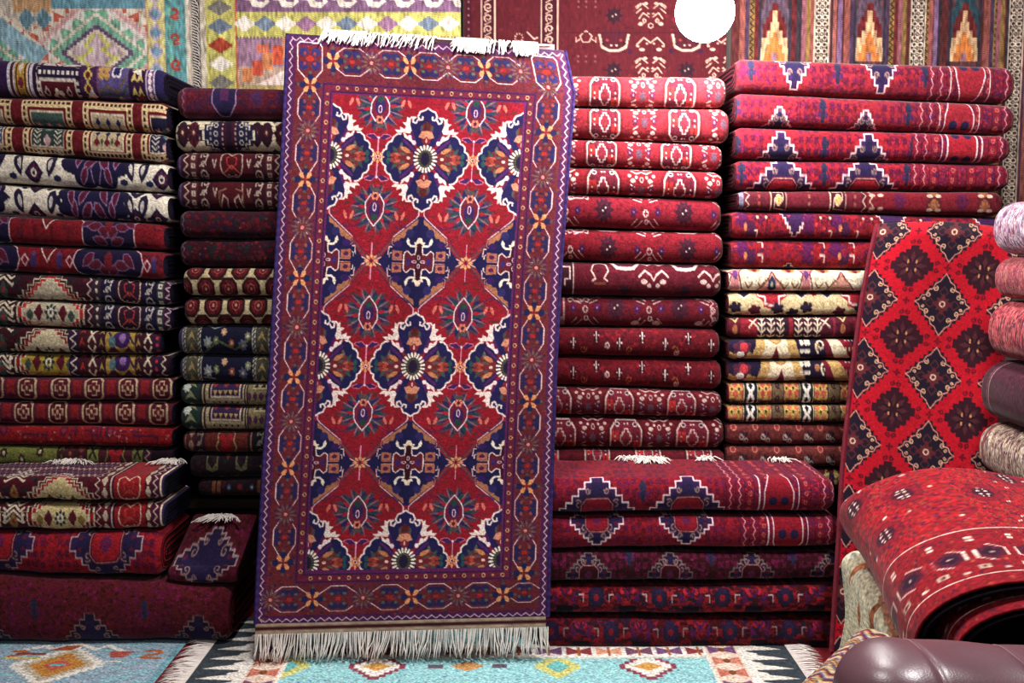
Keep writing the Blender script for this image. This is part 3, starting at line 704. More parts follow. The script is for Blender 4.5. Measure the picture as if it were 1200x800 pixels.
def pat_frames(var):                                      # dark red with framed rectangles
    def f(c, xl, xr, h):
        c.a[:] = (112, 22, 34); c.mott([(92, 18, 30), (132, 34, 40)], 300, 1.4, 4)
        for i, x in enumerate((-46, 25, 96, 165)):
            y0 = (7, -9)[var]; y1 = (h + 10, h * .84)[var]
            c.at().B(x, y0, x + 58, y1, (214, 190, 142))
            for yy in (y0 + 3, y1 - 3): c.at(np.arange(x + 3, x + 58, 5), yy).B(-1.5, -1.5, 1.5, 1.5, (74, 22, 32))
            c.at([x + 3, x + 55], np.arange(y0 + 3, y1, 5)).B(-1.5, -1.5, 1.5, 1.5, (74, 22, 32))
            c.at().B(x + 7, y0 + 7, x + 51, y1 - 6, (120, 22, 34)); inner = ((72, 96, 90), (178, 160, 132), (36, 32, 80))[0 if i in (1,) else (1 if i in (0, 2) else 2)] if var == 0 else ((60, 80, 140), (50, 66, 62), (190, 170, 134), (36, 30, 78))[i]
            c.B(x + 10, y0 + 10, x + 48, y1 - 7, inner); c.L([(x + 10, y0 + 10), (x + 48, y0 + 10), (x + 48, y1 - 7), (x + 10, y1 - 7)], 1.2, (220, 200, 170), True)
            m = x + 29; cy = (y0 + y1) / 2 + 2
            if inner[0] > 150:
                c.at([m - 12, m, m + 12], cy); c.L([(0, -6), (0, 6)], 1.2, (50, 40, 70)); c.P([(-3, -4), (0, -8), (3, -4), (0, -1)], (40, 40, 104)); c.P([(-4, 4), (0, 0), (4, 4), (0, 7)], (120, 30, 44)); c.at([m - 6, m + 6], cy + 3).P([(-2, 0), (0, -3), (2, 0), (0, 3)], (60, 90, 60))
            elif var: 
                c.at([m - 12, m + 12], 0)
                for yy in np.arange(0, h, 4): c.L([(-4, yy), (0, yy + 3), (4, yy)], 1.2, (206, 196, 180))
                c.at(m, cy); c.stepd(0, 5, 4, 5, 3, (196, 160, 160)); c.D(0, -6, 5, 3, (70, 130, 120)); c.D(0, -6, 2, 2, (220, 120, 130))
            else:
                c.at([m - 12, m, m + 12], cy); c.petals(0, 2, 0, 5, 5, 1.5, (196, 120, 124)); c.D(0, 2, 1.2, 1.2, (240, 230, 220)); c.at([m - 6, m + 6], cy + 3).P([(-3, 3), (0, -5), (3, 3)], (50, 120, 100))
        c.at()
    return f

def pat_whitemed(var):                                    # white ground, navy lobed medallions
    def f(c, xl, xr, h):
        c.a[:] = (232, 222, 202); c.mott([(220, 208, 188)], 200, 2, 3)
        cy = (0, h * .45)[var]
        navy, red, pl = (34, 28, 82), (110, 24, 46), (150, 120, 170)
        for X, r in ((112 - var * 4, 44), (-32, 38)):
            c.at(X, cy); c.lobed(0, 0, r, 34 if var == 0 else 24, 8, .18, navy); 
            if var: c.at(X, cy, mx=True).P([(r - 6, -6), (r + 5, 0), (r - 6, 6)], navy)
            c.at(X, cy, mx=True); 
            for (a, b, s_) in ((8, 8, 1), (22, 6, .8), (14, 20, .8), (26, -4, .8), (12, -6, .9)): c.leaf(a, b, 20 * s_, 9 * s_, .5 + a * .05, red, pl, 1.1); c.leaf(a, b, 9 * s_, 3.4 * s_, .5 + a * .05, (84, 30, 70))
            c.L([(0, 4), (6, 14), (3, 26)], 1, pl)
        for X in ((39, 188) if var == 0 else (39, 158, 183)):
            for yy in ((h * .55,) if var == 0 else (2, h * .8)):
                c.at(X, yy); c.P([(-11, 0), (-5, -6), (0, -10), (5, -6), (11, 0), (5, 7), (0, 10), (-5, 7)], navy); c.petals(0, 0, 2, 8, 8, 1.6, (96, 30, 60)); c.D(0, 0, 3.4, 3.4, (230, 220, 200)); c.D(0, 0, 1.8, 1.8, navy)
        for X in (20, 60, 168, 150):
            c.at(X, h * (.35 if var == 0 else .5), sc=1 if X in (20, 150) else -1, sy=1); c.leaf(1, 0, 22, 11, 1.3, (40, 34, 76)); c.leaf(2, 0, 11, 4.5, 1.3, (206, 196, 190)); c.D(-6, 11, 4.5, 2.6, (44, 48, 110)); c.leaf(5, -12, 8, 4, .4, navy)
        c.at()
    return f

def pat_redmed(var):                                      # red ground and navy hexagon outlined white
    def f(c, xl, xr, h):
        c.a[:] = (134, 22, 34); c.mott([(112, 30, 38), (150, 22, 36), (90, 24, 44)], 500, 1.7, 6 + var)
        navy, pl = (36, 26, 76), (132, 92, 130); cy = (8, h * .5)[var]
        for X, r in ((126, 30 if var == 0 else 42), (-22, 32 if var == 0 else 44)):
            c.at(X, cy, mx=True)
            q = [(0, 26), (r - 12, 26), (r, 18), (r, -2), (r + 16, -14), (0, -14)] if var == 0 else [(0, 20), (r * .6, 18), (r * .9, 8), (r, 0), (r * .9, -9), (r * .6, -17), (0, -18)]
            c.P(q, navy); c.L(q[1:-1] if var == 0 else q, 1.2, (226, 190, 190))
            for (a, b) in ((6, 6), (16, 2), (24, -2), (10, 14)): c.leaf(a, b, 17, 8, -1 + a * .07, (100, 26, 50), pl, 1)
            c.at(X, cy); c.P([(-5, -5), (0, -10), (5, -5), (4, 6), (-4, 6)], (120, 30, 44))
        c.at(54, 6 + var * 4); c.P([(-9, -4), (0, -7), (9, -4), (0, 9)], (120, 24, 36)); c.L([(-9, -4), (0, 8), (9, -4), (3, -7), (-6, -6)], 1.2, (236, 206, 196), True)
        if var:
            c.at([28, 80, 172], cy, mx=True).L([(0, -4), (4, 0), (0, 5)], 1.2, (220, 180, 190)); c.at([38, 68, 180], cy); c.B(-3, -6, 3, 6, (70, 50, 120)); c.D(0, -5, 3, 2, (110, 60, 110))
            c.at(54, h * .86).L([(-6, 4), (0, -2), (6, 4)], 1.6, (206, 110, 110))
        else: c.at([40, 60, 80], h * .6).B(-2, -9, 2, 9, (112, 16, 30))
        c.at()
    return f

def pat_geo(ph, ground=(196, 184, 156), bg=(66, 22, 36), acc=(196, 40, 50), flip=0, xo=0, right=True, gold=None):   # stepped geometric field, scroll border on the right
    def f(c, xl, xr, h):
        c.a[:] = bg; T = -c.y0; g2 = gold or (70, 84, 78)
        c.mott([(110, 24, 40), (40, 34, 60), (30, 60, 52)], int(c.w * (h + T) / 40), 1.7, 9)
        for X in (-52 + xo, 58 + xo):
            c.at(X, ph * h)
            for r, col in ((46, (214, 200, 170)), (43.5, bg), (40, (214, 200, 170)), (38, acc), (34, (214, 200, 170)), (32, ground)): c.stepd(0, 0, r, r * .7, 7, col)
            c.at(X, ph * h, mx=True); c.stepd(14, 0, 5, 6.5, 4, (104, 26, 44)); c.stepd(24, 2, 4, 4.5, 3, g2); c.L([(6, 14), (12, 9), (20, 12)], 1.3, acc)
            c.at(X, ph * h); c.petals(0, 0, 2, 8, 8, 1.7, (40, 60, 74)); c.O(0, 0, 3, 3, 1.3, (230, 220, 200), 8); c.D(0, 0, 1.4, 1.4, (44, 40, 90))
        c.at(3 + xo, h * (1 - ph) if ph < 1 else h * .3, mx=True)
        for k in range(4): c.L([(0, -16 + k * 5), (6 + k * 1.5, -10 + k * 5), (12, -14 + k * 6)], 2, (224, 212, 186))
        c.at(3 + xo, h * .5); c.stepd(0, 4, 5, 8, 4, g2); c.D(0, 3, 2, 2, acc)
        if right:
            x = 100 + xo * .5
            p_border([(x, 8, 'zig', (74, 24, 46), (214, 196, 180)), (x + 8, 9, 'dots', (60, 44, 60), (206, 190, 170)), (x + 18, 17, 'scroll', (34, 28, 74), (196, 186, 176)), (x + 36, 30, 'urn', (58, 22, 50), (206, 180, 160)), (x + 66, 17, 'scroll', (34, 28, 74), (196, 186, 176)), (x + 83, 8, 'boxes', (56, 60, 66), (206, 196, 180)), (x + 91, 10, 'zig', (64, 22, 50), (196, 176, 190)), (x + 101, 60, 'none', (40, 24, 60), None)], None)
            seq = [(x, 8, 'zig', (74, 24, 46), (214, 196, 180)), (x + 8, 9, 'dots', (60, 44, 60), (206, 190, 170)), (x + 18, 17, 'scroll', (34, 28, 74), (196, 186, 176)), (x + 36, 30, 'urn', (58, 22, 50), (206, 180, 160)), (x + 66, 17, 'scroll', (34, 28, 74), (196, 186, 176)), (x + 83, 8, 'boxes', (56, 60, 66), (206, 196, 180)), (x + 91, 10, 'zig', (64, 22, 50), (196, 176, 190))]
            keep = c.a.copy(); p_border(seq, bg)(c, xl, xr, h); n = int((x - c.x0) * c.k); c.a[:, :n] = keep[:, :n]
        c.at()
    return f

def pat_goldborder(var):                                  # gold and cream blooms, figures, X bands
    def f(c, xl, xr, h):
        pat_geo(.9 - .5 * var, (206, 192, 156) if not var else (178, 150, 50), (72, 22, 34), (150, 34, 40), xo=-2, right=False)(c, xl, xr, h); keep = c.a.copy()
        gd, cr, rd, pu = (178, 146, 62), (222, 208, 180), (190, 52, 40), (52, 26, 74)
        p_border([(80, 11, 'zig', pu, cr), (91, 10, 'leaf', (70, 26, 40), rd), (101, 13, 'x', (84, 30, 40), cr), (114, 9, 'leaf', (64, 26, 50), gd), (123, 34, 'none', gd, None), (157, 9, 'leaf', (64, 26, 50), gd), (166, 13, 'x', (70, 26, 40), cr), (179, 8, 'dots', pu, rd), (187, 8, 'zig', (60, 24, 50), cr), (195, 60, 'none', (50, 22, 40), None)], (60, 24, 40))(c, xl, xr, h)
        c.at(140, h * .45); c.D(2, -2, 10, 8, (70, 34, 110)); c.P([(-16, 10), (-8, 2), (0, 12), (10, 4), (16, 12)], (84, 26, 60)); c.L([(-14, -8), (-4, 2), (8, -8), (16, 2)], 2, (60, 34, 90)); c.D(-9, 0, 4, 5, (88, 120, 130)); c.D(3, -3, 4, 4, (150, 110, 180))
        n = int((80 - c.x0) * c.k); c.a[:, :n] = keep[:, :n]; c.at()
    return f

def pat_octcross(x0, dim):                                # red with pale stepped octagons
    def f(c, xl, xr, h):
        c.a[:] = (126, 32, 40); c.mott([(104, 26, 40), (146, 40, 44), (88, 24, 44)], 700, 1.7, 12)
        xs = np.arange(x0 - 80, xr + 20, 39.5); cr = (206, 176, 140)
        c.at([x + 19.7 for x in xs], h * .4); c.B(-7, -6, 7, 8, (152, 34, 40)); c.P([(-5, 8), (0, 12), (5, 8), (0, 5)], (96, 24, 60)); c.D(0, -8, 6, 3, (92, 26, 60))
        c.at(xs, h * .45); c.P([(-15, -8), (-10, -13), (10, -13), (15, -8), (15, 9), (10, 13), (-10, 13), (-15, 9)], (104, 34, 54))
        for s_, col in ((1, cr), (.82, (94, 26, 44)), (.62, cr), (.46, (110, 28, 44))): 
            q = [(-11, -6), (-6, -11), (6, -11), (11, -6), (11, 7), (6, 12), (-6, 12), (-11, 7)] if s_ > .8 else [(-11, -4), (-5, -4), (-5, -10), (5, -10), (5, -4), (11, -4), (11, 4), (5, 4), (5, 10), (-5, 10), (-5, 4), (-11, 4)]
            c.P([(a * s_, b * s_) for a, b in q], col)
        c.D(0, 0, 1.5, 2, cr, 6)
        c.at(xs, h * .95); c.P([(-14, 4), (0, -2), (14, 4)], (76, 20, 36))
        c.at()
    return f

def pat_hooks(c, xl, xr, h):                              # plain red with purple hooks and key lines
    c.a[:] = (158, 26, 34); c.mott([(140, 24, 34), (170, 34, 40)], 300, 1.8, 5); p = (96, 28, 62)
    c.at([3, 74, 110, 129], h * .3); c.O(0, 0, 4, 4, 1.8, p, 8); c.D(0, 0, 1.4, 1.4, (120, 60, 110))
    c.at([88, 118, 124], h * .3).B(-1.5, -5, 1.5, 5, p)
    c.at([40, 170], h * .45).L([(-14, 0), (14, 0), (14, 6)], 2, p); c.at([95, 150], h * .55, mx=True).L([(4, -6), (12, -6), (14, 8), (10, 10)], 1.8, p)
    c.at([0, 30, 60, 145, 190], h * .85).mott([p, (190, 120, 100)], 120, 1.1, 2); c.at()

def pat_green(c, xl, xr, h):
    c.a[:] = (120, 124, 60); c.mott([(106, 112, 56), (134, 134, 70)], 300, 1.6, 5)
    for X, Y_ in ((4, 9), (25, 14), (46, 8), (-20, 10)): c.at(X, Y_); c.petals(0, 0, 1, 5, 7, 1.5, (64, 28, 40)); c.D(0, 0, 1.7, 1.7, (206, 196, 160))
    seq = [(66, 10, 'leaf', (74, 40, 44), (120, 130, 66)), (76, 10, 'dots', (90, 34, 44), (160, 90, 60)), (88, 12, 'diam', (70, 30, 44), (140, 60, 50)), (101, 13, 'x', (126, 130, 66), (50, 30, 44)), (114, 40, 'vase', (84, 32, 44), (130, 134, 70)), (154, 12, 'x', (110, 116, 60), (50, 30, 40)), (167, 10, 'zig', (70, 28, 50), (170, 150, 140)), (177, 40, 'none', (40, 20, 34), None)]
    keep = c.a.copy(); p_border(seq, (70, 30, 40))(c, xl, xr, h); n = int((66 - c.x0) * c.k); c.a[:, :n] = keep[:, :n]

def pat_navyhex(c, xl, xr, h):
    c.a[:] = (94, 24, 42); c.mott([(70, 26, 60), (116, 30, 44), (60, 34, 74)], 700, 1.6, 4)
    c.at(); c.B(205, 0, 218, h, (110, 34, 54)); c.zig(214, 0, 214, h, 1.3, 12, .9, (150, 110, 140))
    c.at(262, 4, mx=True); c.P([(0, -6), (16, -6), (16, 16), (6, 27), (0, 28)], (46, 34, 92)); c.L([(13, -6), (14, 16), (5, 27), (0, 28)], 1.2, (176, 130, 160)); c.at(262, 6).B(-5, -6, 5, 12, (90, 40, 90))
    c.at([300, 330], h * .4); c.B(-8, -8, 8, 8, (104, 30, 56)); c.petals(0, 0, 0, 9, 8, 1.6, (70, 40, 90))

def pat_cream_b(c, xl, xr, h):
    c.a[:] = (216, 202, 172); dk, mr, nv = (54, 20, 40), (108, 24, 40), (36, 34, 80)
    for X in (213, 226, 300, 312, 329):
        c.at(X, h * .45); c.P([(-7, 0), (-4, -8), (0, -11), (4, -8), (8, 0), (5, 8), (0, 12), (-5, 8)], dk if X in (213, 312, 300) else mr); c.petals(0, 0, 1, 10, 8, 2, dk); c.D(0, 0, 3, 3, (88, 30, 46)); c.D(0, 0, 1.3, 1.3, (206, 180, 140))
    for X in (206, 222, 320, 335): c.at(X, [4, h - 4]).P([(-4, 0), (0, -4), (4, 0), (0, 4)], nv)
    c.at(267, h * .5); c.stepd(0, 0, 34, 26, 6, nv); c.stepd(0, 0, 31, 23, 6, (214, 200, 172)); c.stepd(0, 0, 28.5, 21, 6, nv)
    c.B(-10, -30, 10, 30, (72, 22, 46)); c.B(-3, -30, 3, 30, (44, 20, 50))
    c.at([252, 282], np.arange(4, h, 7)); c.O(0, 0, 2.4, 2, .9, (196, 186, 176), 6)
    c.at([246, 260, 275, 288], np.arange(2, h, 4)).B(-.9, -1, .9, 1, (170, 160, 160))

def pat_scrollband(var):
    def f(c, xl, xr, h):
        cr = (186, 164, 150); rd = (150, 34, 44); mid = 270; yb = .1 if var == 0 else 0
        p_border([(207, 6, 'line', (70, 40, 90), (110, 80, 140)), (213, 9, 'zig', (70, 22, 34), cr), (222, 8, 'boxes', (84, 36, 44), cr), (231, 16, 'scroll', (64, 20, 34), cr), (247, 8, 'v', (84, 22, 34), cr), (255, 32, 'urn', (86, 20, 32), cr), (287, 8, 'v', (84, 22, 34), cr), (295, 16, 'scroll', (64, 20, 34), cr), (311, 8, 'boxes', (84, 36, 44), cr), (320, 9, 'zig', (70, 22, 34), cr)], (76, 22, 34), mot=[(100, 26, 36), (50, 18, 36)])(c, xl, xr, h)
        if var: c.at(270, h * .6, mx=True); c.B(0, -18, 12, 12, (88, 22, 32)); c.L([(5, 9), (4, 0), (9, -3), (12, 4), (14, 10)], 1.4, cr); c.L([(14, 10), (14, -6), (6, -8)], 1.2, (150, 110, 90))
        c.at()
    return f

def pat_dark(bg, seed, cols=((110, 24, 40), (56, 24, 54), (34, 44, 44)), x=214, spot=(150, 66, 70)):
    def f(c, xl, xr, h):
        c.a[:] = bg; c.mott(list(cols), int(c.w * h / 12), 1.9, seed, 1.3); c.mott([spot], int(c.w * h / 160), 1.1, seed + 1)
        c.at(x).zig(0, 0, 0, h, 1.4, 10, .9, (140, 100, 130)); c.at()
    return f

def pat_honey(var):                                       # cream honeycomb net round dark red rosettes
    def f(c, xl, xr, h):
        c.a[:] = (206, 188, 146); sp = 26.5
        for row in range(-1, 3):
            yy = (6 if var == 0 else 12) + row * 16.5 ; off = (row % 2) * sp / 2
            c.at(np.arange(193 + off + (8 if var == 0 else 3), xr + sp, sp), yy)
            c.P([(-10.5, -4), (-5, -9.5), (5, -9.5), (10.5, -4), (10.5, 4), (5, 9.5), (-5, 9.5), (-10.5, 4)], (58, 26, 28)); c.D(0, 0, 8, 7.4, (122, 26, 38)); c.petals(0, 0, 2, 7, 6, 1.6, (70, 20, 34)); c.O(0, 0, 4.4, 4.2, .9, (180, 96, 84), 8); c.D(0, 0, 1.4, 1.4, (190, 150, 120))
        c.at()
    return f

def pat_navyflor(var):
    def f(c, xl, xr, h):
        gd, gr, nv = (166, 150, 110), (96, 106, 84), (32, 32, 74)
        p_border([(208, 7, 'none', (66, 50, 110), None), (213, 4, 'rope', (190, 184, 170), (36, 40, 60)), (217, 14, 'leaf', (84, 84, 70), (176, 150, 96)), (231, 4, 'rope', (196, 190, 170), (36, 40, 60)), (235, 60, 'none', nv, None), (295, 4, 'rope', (196, 190, 170), (36, 40, 60)), (299, 15, 'leaf', (84, 84, 70), (180, 156, 104)), (314, 4, 'rope', (196, 190, 170), (36, 40, 60)), (318, 90, 'none', (50, 46, 74), None)], nv)(c, xl, xr, h)
        c.at(); 
        for i, (X, Y_) in enumerate(((243, .55), (253, .5), (262, .3), (271, .55), (284, .6), (290, .4))):
            c.at(X, h * Y_); c.petals(0, 0, 0, 6 if i in (0, 4) else 4, 7, 1.7, ((150, 160, 164), (120, 130, 90), (206, 160, 120), (160, 80, 60), (104, 104, 150), (140, 150, 120))[i]); c.D(0, 0, 1.6, 1.6, (206, 190, 160), 6)
        if var == 0: c.at().L([(238, h * .8), (255, h * .5), (275, h * .7), (293, h * .45)], 1.8, (96, 110, 70)); c.L([(240, 3), (250, 8), (262, 4)], 1.4, (150, 160, 150))
        else: c.at().L([(238, h * .7), (250, h * .75)], 1.5, (150, 150, 140))
        c.at()
    return f

def pat_boxband(var):
    def f(c, xl, xr, h):
        cr, pu = (184, 170, 130), (66, 44, 96)
        p_border([(212, 22, 'leaf', (40, 64, 60), (150, 150, 110)), (234, 6, 'line', (60, 30, 60), cr), (240, 46, 'none', cr, None), (286, 4, 'line', (50, 30, 50), cr), (290, 120, 'none', (150, 136, 96), None)], (60, 30, 40))(c, xl, xr, h)
        a, b = (-9, h * .62) if var == 0 else (-12, h * .58)
        c.at().B(244, a, 284, b - 1, (74, 34, 70)); c.B(248, a, 280, b - 7, pu); c.at([252, 258, 264, 270, 276], b - 5).P([(-2.5, -2), (0, 2), (2.5, -2)], (190, 166, 110)); c.at([250, 257, 264, 271, 278], b + 1 + 2).B(-1, -1, 1, 1, (60, 34, 80))
        c.at([251, 264, 277], b - 14).stepd(0, 0, 3, 4, 2, (170, 60, 70)); c.at().L([(247, a), (247, b - 2), (281, b - 2), (281, a)], 1.4, (206, 196, 170))
        c.B(240, h * .78, 420, h + 2, (80, 66, 60)); c.at(np.arange(243, xr, 7), h * .88).P([(-2.6, 2), (0, -3), (2.6, 2)], (150, 130, 80))
        c.at().B(296, -2, 420, h * .3, (206, 196, 158)); c.at(np.arange(300, xr, 8), 4).P([(-3, 3), (0, -3), (3, 3)], (84, 40, 50)); c.at(np.arange(292, xr, 7), h * .52).stepd(0, 0, 2.6, 3.2, 2, (96, 50, 90)); c.at(218, 7).petals(0, 0, 0, 6, 7, 1.8, (206, 214, 200)); c.at()
    return f

def pat_rustband(c, xl, xr, h):
    p_border([(214, 5, 'line', (104, 44, 44), (176, 120, 100)), (219, 9, 'diam', (84, 40, 44), (160, 120, 110)), (228, 12, 'scroll', (60, 34, 50), (150, 130, 110)), (240, 50, 'vase', (112, 44, 38), (186, 150, 110)), (290, 8, 'line', (50, 30, 40), (150, 110, 90)), (298, 14, 'scroll', (36, 34, 54), (150, 140, 120))], (84, 32, 36), mot=[(120, 50, 44), (54, 26, 40)])(c, xl, xr, h)
def pat_darkscroll(c, xl, xr, h):
    c.a[:] = (40, 26, 36); c.mott([(70, 30, 40), (34, 44, 46)], 300, 1.8, 5)
    c.at([248, 282], h * .4, mx=True); c.L([(-6, -3), (-6, 4), (0, 6), (6, 0), (6, -5)], 2, (110, 108, 74)); c.at(266, h * .2).P([(-4, -3), (4, -3), (0, 4)], (120, 60, 40)); c.at([258, 275], h * .8).D(0, 0, 3, 2, (110, 60, 50)); c.at([310], h * .5).petals(0, 0, 0, 7, 6, 1.8, (130, 124, 90)); c.at([250, 268, 290], h * .95).D(0, 0, 2, 1.6, (60, 80, 120), 6); c.at()
def pat_darkdots(c, xl, xr, h):
    c.a[:] = (44, 20, 30); c.mott([(80, 26, 34), (30, 34, 50)], 200, 1.7, 5)
    c.at([250, 256, 303], h * .4).B(-2, -6, 2, 6, (120, 74, 50)); c.at([268, 295], h * .45).D(0, 0, 2.5, 2.5, (60, 80, 130)); c.D(0, 0, 1, 1, (200, 200, 210), 5); c.at(281, h * .45).D(0, 0, 3, 2.5, (130, 36, 40)); c.at()

def pat_cbord(var):                                       # C stack: big white-edged cartouches cut by the fold
    def f(c, xl, xr, h):
        c.a[:] = (104, 22, 40); c.mott([(84, 18, 34), (122, 30, 48)], 400, 1.6, 8); w_ = (226, 190, 182)
        c.at().B(xl, 0, 674, h, (70, 26, 44)); c.L([(672, 0), (672, h)], 1.3, w_); c.at(664, h * .4).L([(-4, -6), (4, -6), (4, 4), (-2, 4), (-2, 9)], 1.5, w_)
        c.at([733, 804], -6, mx=True); c.P([(0, 0), (18, 0), (18, 8), (10, 17), (0, 17)], (84, 28, 48)); c.L([(18, 2), (17, 8), (10, 16), (0, 17)], 3.4, w_); c.B(4, 2, 9, 10, (140, 40, 48))
        c.at([733, 804], h * .72).petals(0, 0, 0, 7, 6, 2, (60, 26, 54))
        for X in (766, 836): 
            c.at(X, h * .35, mx=True); c.L([(0, -12), (7, -8), (15, -12)], 1.6, w_); c.L([(3, 2), (10, -2), (17, 3)], 1.8, w_); c.D(11, 7, 4, 2, w_); c.D(5, 10, 2.6, 1.8, w_); c.L([(0, 6), (4, 1)], 1.3, w_)
        c.at(703, h * .35, mx=True).L([(0, -10), (7, -8), (10, -1), (5, 5), (9, 7)], 1.5, w_); c.B(0, 8, 7, 10, (150, 80, 50)); c.at()
    return f

def pat_darkrow(c, xl, xr, h):
    p_flower((108, 20, 36), 722, 75, .38, (206, 176, 172), .9)(c, xl, xr, h)
    c.at([745, 770, 820], h * .75).D(0, 0, 5, 2.4, (206, 170, 160)); c.at(835, h * .5).zig(0, -16, 0, 16, 2, 9, 1.2, (196, 150, 150)); c.at().L([(661, 0), (661, h)], 1.6, (196, 150, 150)); c.B(655, h * .6, 661, h, (150, 120, 120)); c.at()

def pat_e5(c, xl, xr, h):
    w_ = (206, 168, 148)
    seq = [(867, 14, 'none', (126, 120, 150), None), (872, 8, 'zig', (104, 36, 56), w_), (880, 20, 'dots', (106, 32, 46), (180, 70, 66)), (903, 20, 'none', (78, 22, 36), None), (925, 48, 'dots', (116, 30, 46), (150, 90, 80)), (973, 20, 'none', (78, 22, 36), None), (995, 16, 'dots', (112, 28, 44), (150, 80, 70)), (1010, 7, 'zig', (90, 24, 40), w_), (1018, 8, 'zig', (124, 28, 40), w_), (1026, 60, 'none', (128, 24, 40), None), (1086, 18, 'diam', (100, 30, 40), (150, 90, 60)), (1104, 42, 'none', (126, 26, 40), None), (1146, 16, 'diam', (96, 26, 36), (150, 90, 60))]
    p_border(seq, (118, 26, 40), mot=[(90, 20, 40)])(c, xl, xr, h)
    c.at([913, 983], h * .45); c.L([(-9, -h), (-9, h)], 1.2, w_); c.L([(9, -h), (9, h)], 1.2, w_); c.L([(-6, -8), (5, -8), (5, 0), (-5, 0), (-5, 8), (6, 9)], 1.4, w_); c.stepd(0, 0, 4, 5, 3, (206, 170, 90), w_, 1)
    c.at([1028, 1095, 1155], [h * .3, h * .7], mx=True); c.D(5, 0, 3.6, 1.7, w_); c.at([1055, 1128], h * .45); c.petals(0, 0, 0, 9, 8, 2, (100, 24, 70)); c.at()

def pat_redstar(bg, v, seed):                             # red, violet blocks, white corner hooks, V medallion
    def f(c, xl, xr, h):
        c.a[:] = bg; c.mott([tuple(int(k * .78) for k in bg), (100, 26, 70)], 900, 1.7, seed); w_ = (240, 200, 190)
        c.at([874, 985, 1090], h * .45); c.D(-4, -4, 7, 8, (96, 26, 84)); c.D(6, 4, 6, 6, (84, 30, 70)); c.D(0, 3, 2, 3, (220, 130, 80))
        if v: 
            c.at([932, 1046, 1160], 3); c.stepd(0, 0, 17, 22, 6, (70, 34, 92), w_, 1.4); c.at([888, 898, 962, 973, 1012, 1022, 1080], h * .3); c.petals(0, 0, 0, 6.5, 5, 1.5, (96, 20, 50)); c.D(0, 0, 1.4, 1.4, (240, 190, 150)); 
            c.at([888, 975, 1006], h * .72).L([(-3, -3), (0, -3), (0, 3)], 1.2, w_)
        else: c.at([892, 965, 1000], [h * .3, h * .62]).L([(-3, -3), (2, -3), (2, 2)], 1.2, w_); c.at([900, 945, 990], h * .45).petals(0, 0, 0, 5, 5, 1.5, (150, 30, 60)); c.at(926, h).stepd(0, 0, 10, 10, 4, (40, 50, 70), w_, 1); c.at(926, 0).L([(-8, 0), (0, 4), (8, 0)], 1.3, w_)
        c.at(948, h * .45).B(-6, -12, 6, 8, (100, 24, 80)); c.at().mott([(206, 60, 60)], 60, 1.2, 4)
    return f

def pat_e8(c, xl, xr, h):
    c.a[:] = (234, 220, 192); mr, nv = (128, 30, 48), (40, 38, 88)
    c.at([862, 945], h * .3); c.P([(-7, -6), (7, -6), (4, 4), (6, 14), (-6, 14), (-4, 4)], (206, 130, 130)); c.L([(-9, -6), (-4, 0), (-8, 12)], 1.4, mr); c.L([(9, -6), (4, 0), (8, 12)], 1.4, mr); c.D(0, 0, 3, 4, (110, 60, 130))
    c.at([905, 986], h * .9, mx=True); c.P([(0, -18), (4, -12), (9, -9), (14, 0), (0, 0)], (210, 150, 130)); c.L([(0, -18), (4, -12), (9, -9), (16, -2)], 1.3, mr); c.at(905, h * .62).P([(-5, 3), (-4, -3), (0, -7), (4, -3), (5, 3), (0, 6)], (48, 60, 110)); c.D(0, 0, 1.6, 2, (190, 190, 150))
    c.at([885, 925, 965, 1003], 3); c.D(0, 0, 8, 4, (190, 130, 70)); c.D(0, 0, 3, 4, mr); c.at([878, 893, 920, 932, 960, 972], h * .5).L([(-4, 2), (0, 6), (4, 2)], 1.6, (150, 100, 70)); c.at(np.arange(855, xr, 9), h - 2).D(0, 0, 4, 2, (150, 60, 60)); c.at()
def pat_e9(c, xl, xr, h):
    c.a[:] = (222, 198, 150); rd, mr, nv = (176, 38, 52), (96, 28, 50), (50, 34, 64)
    c.at([905, 1004], 6, mx=True); c.P([(0, -8), (18, -8), (18, 2), (10, 6), (10, 10), (0, 12)], rd); c.L([(16, -8), (16, 1), (8, 2), (8, 8), (0, 9)], 1.8, (240, 220, 214)); c.at([905, 1004], 2).D(0, 0, 4, 3, (200, 110, 130))
    c.at([874, 942, 972], 4).P([(-10, 0), (-2, -6), (8, 0), (-2, 6)], nv); c.L([(-10, 0), (-2, -6), (8, 0), (-2, 6)], 1.2, (230, 220, 200), True)
    c.at([955, 1000], 4).petals(0, 0, 0, 5, 7, 1.6, (190, 40, 60))
    for X in (862, 885, 912, 930, 946, 985, 1010): c.at(X, h * .55 + (X % 7)); c.lobed(0, 0, 8, 5, 5, .35, mr if X % 2 else nv); c.at(X + 5, h * .85).D(0, 0, 5, 2, (120, 70, 60))
    c.at()
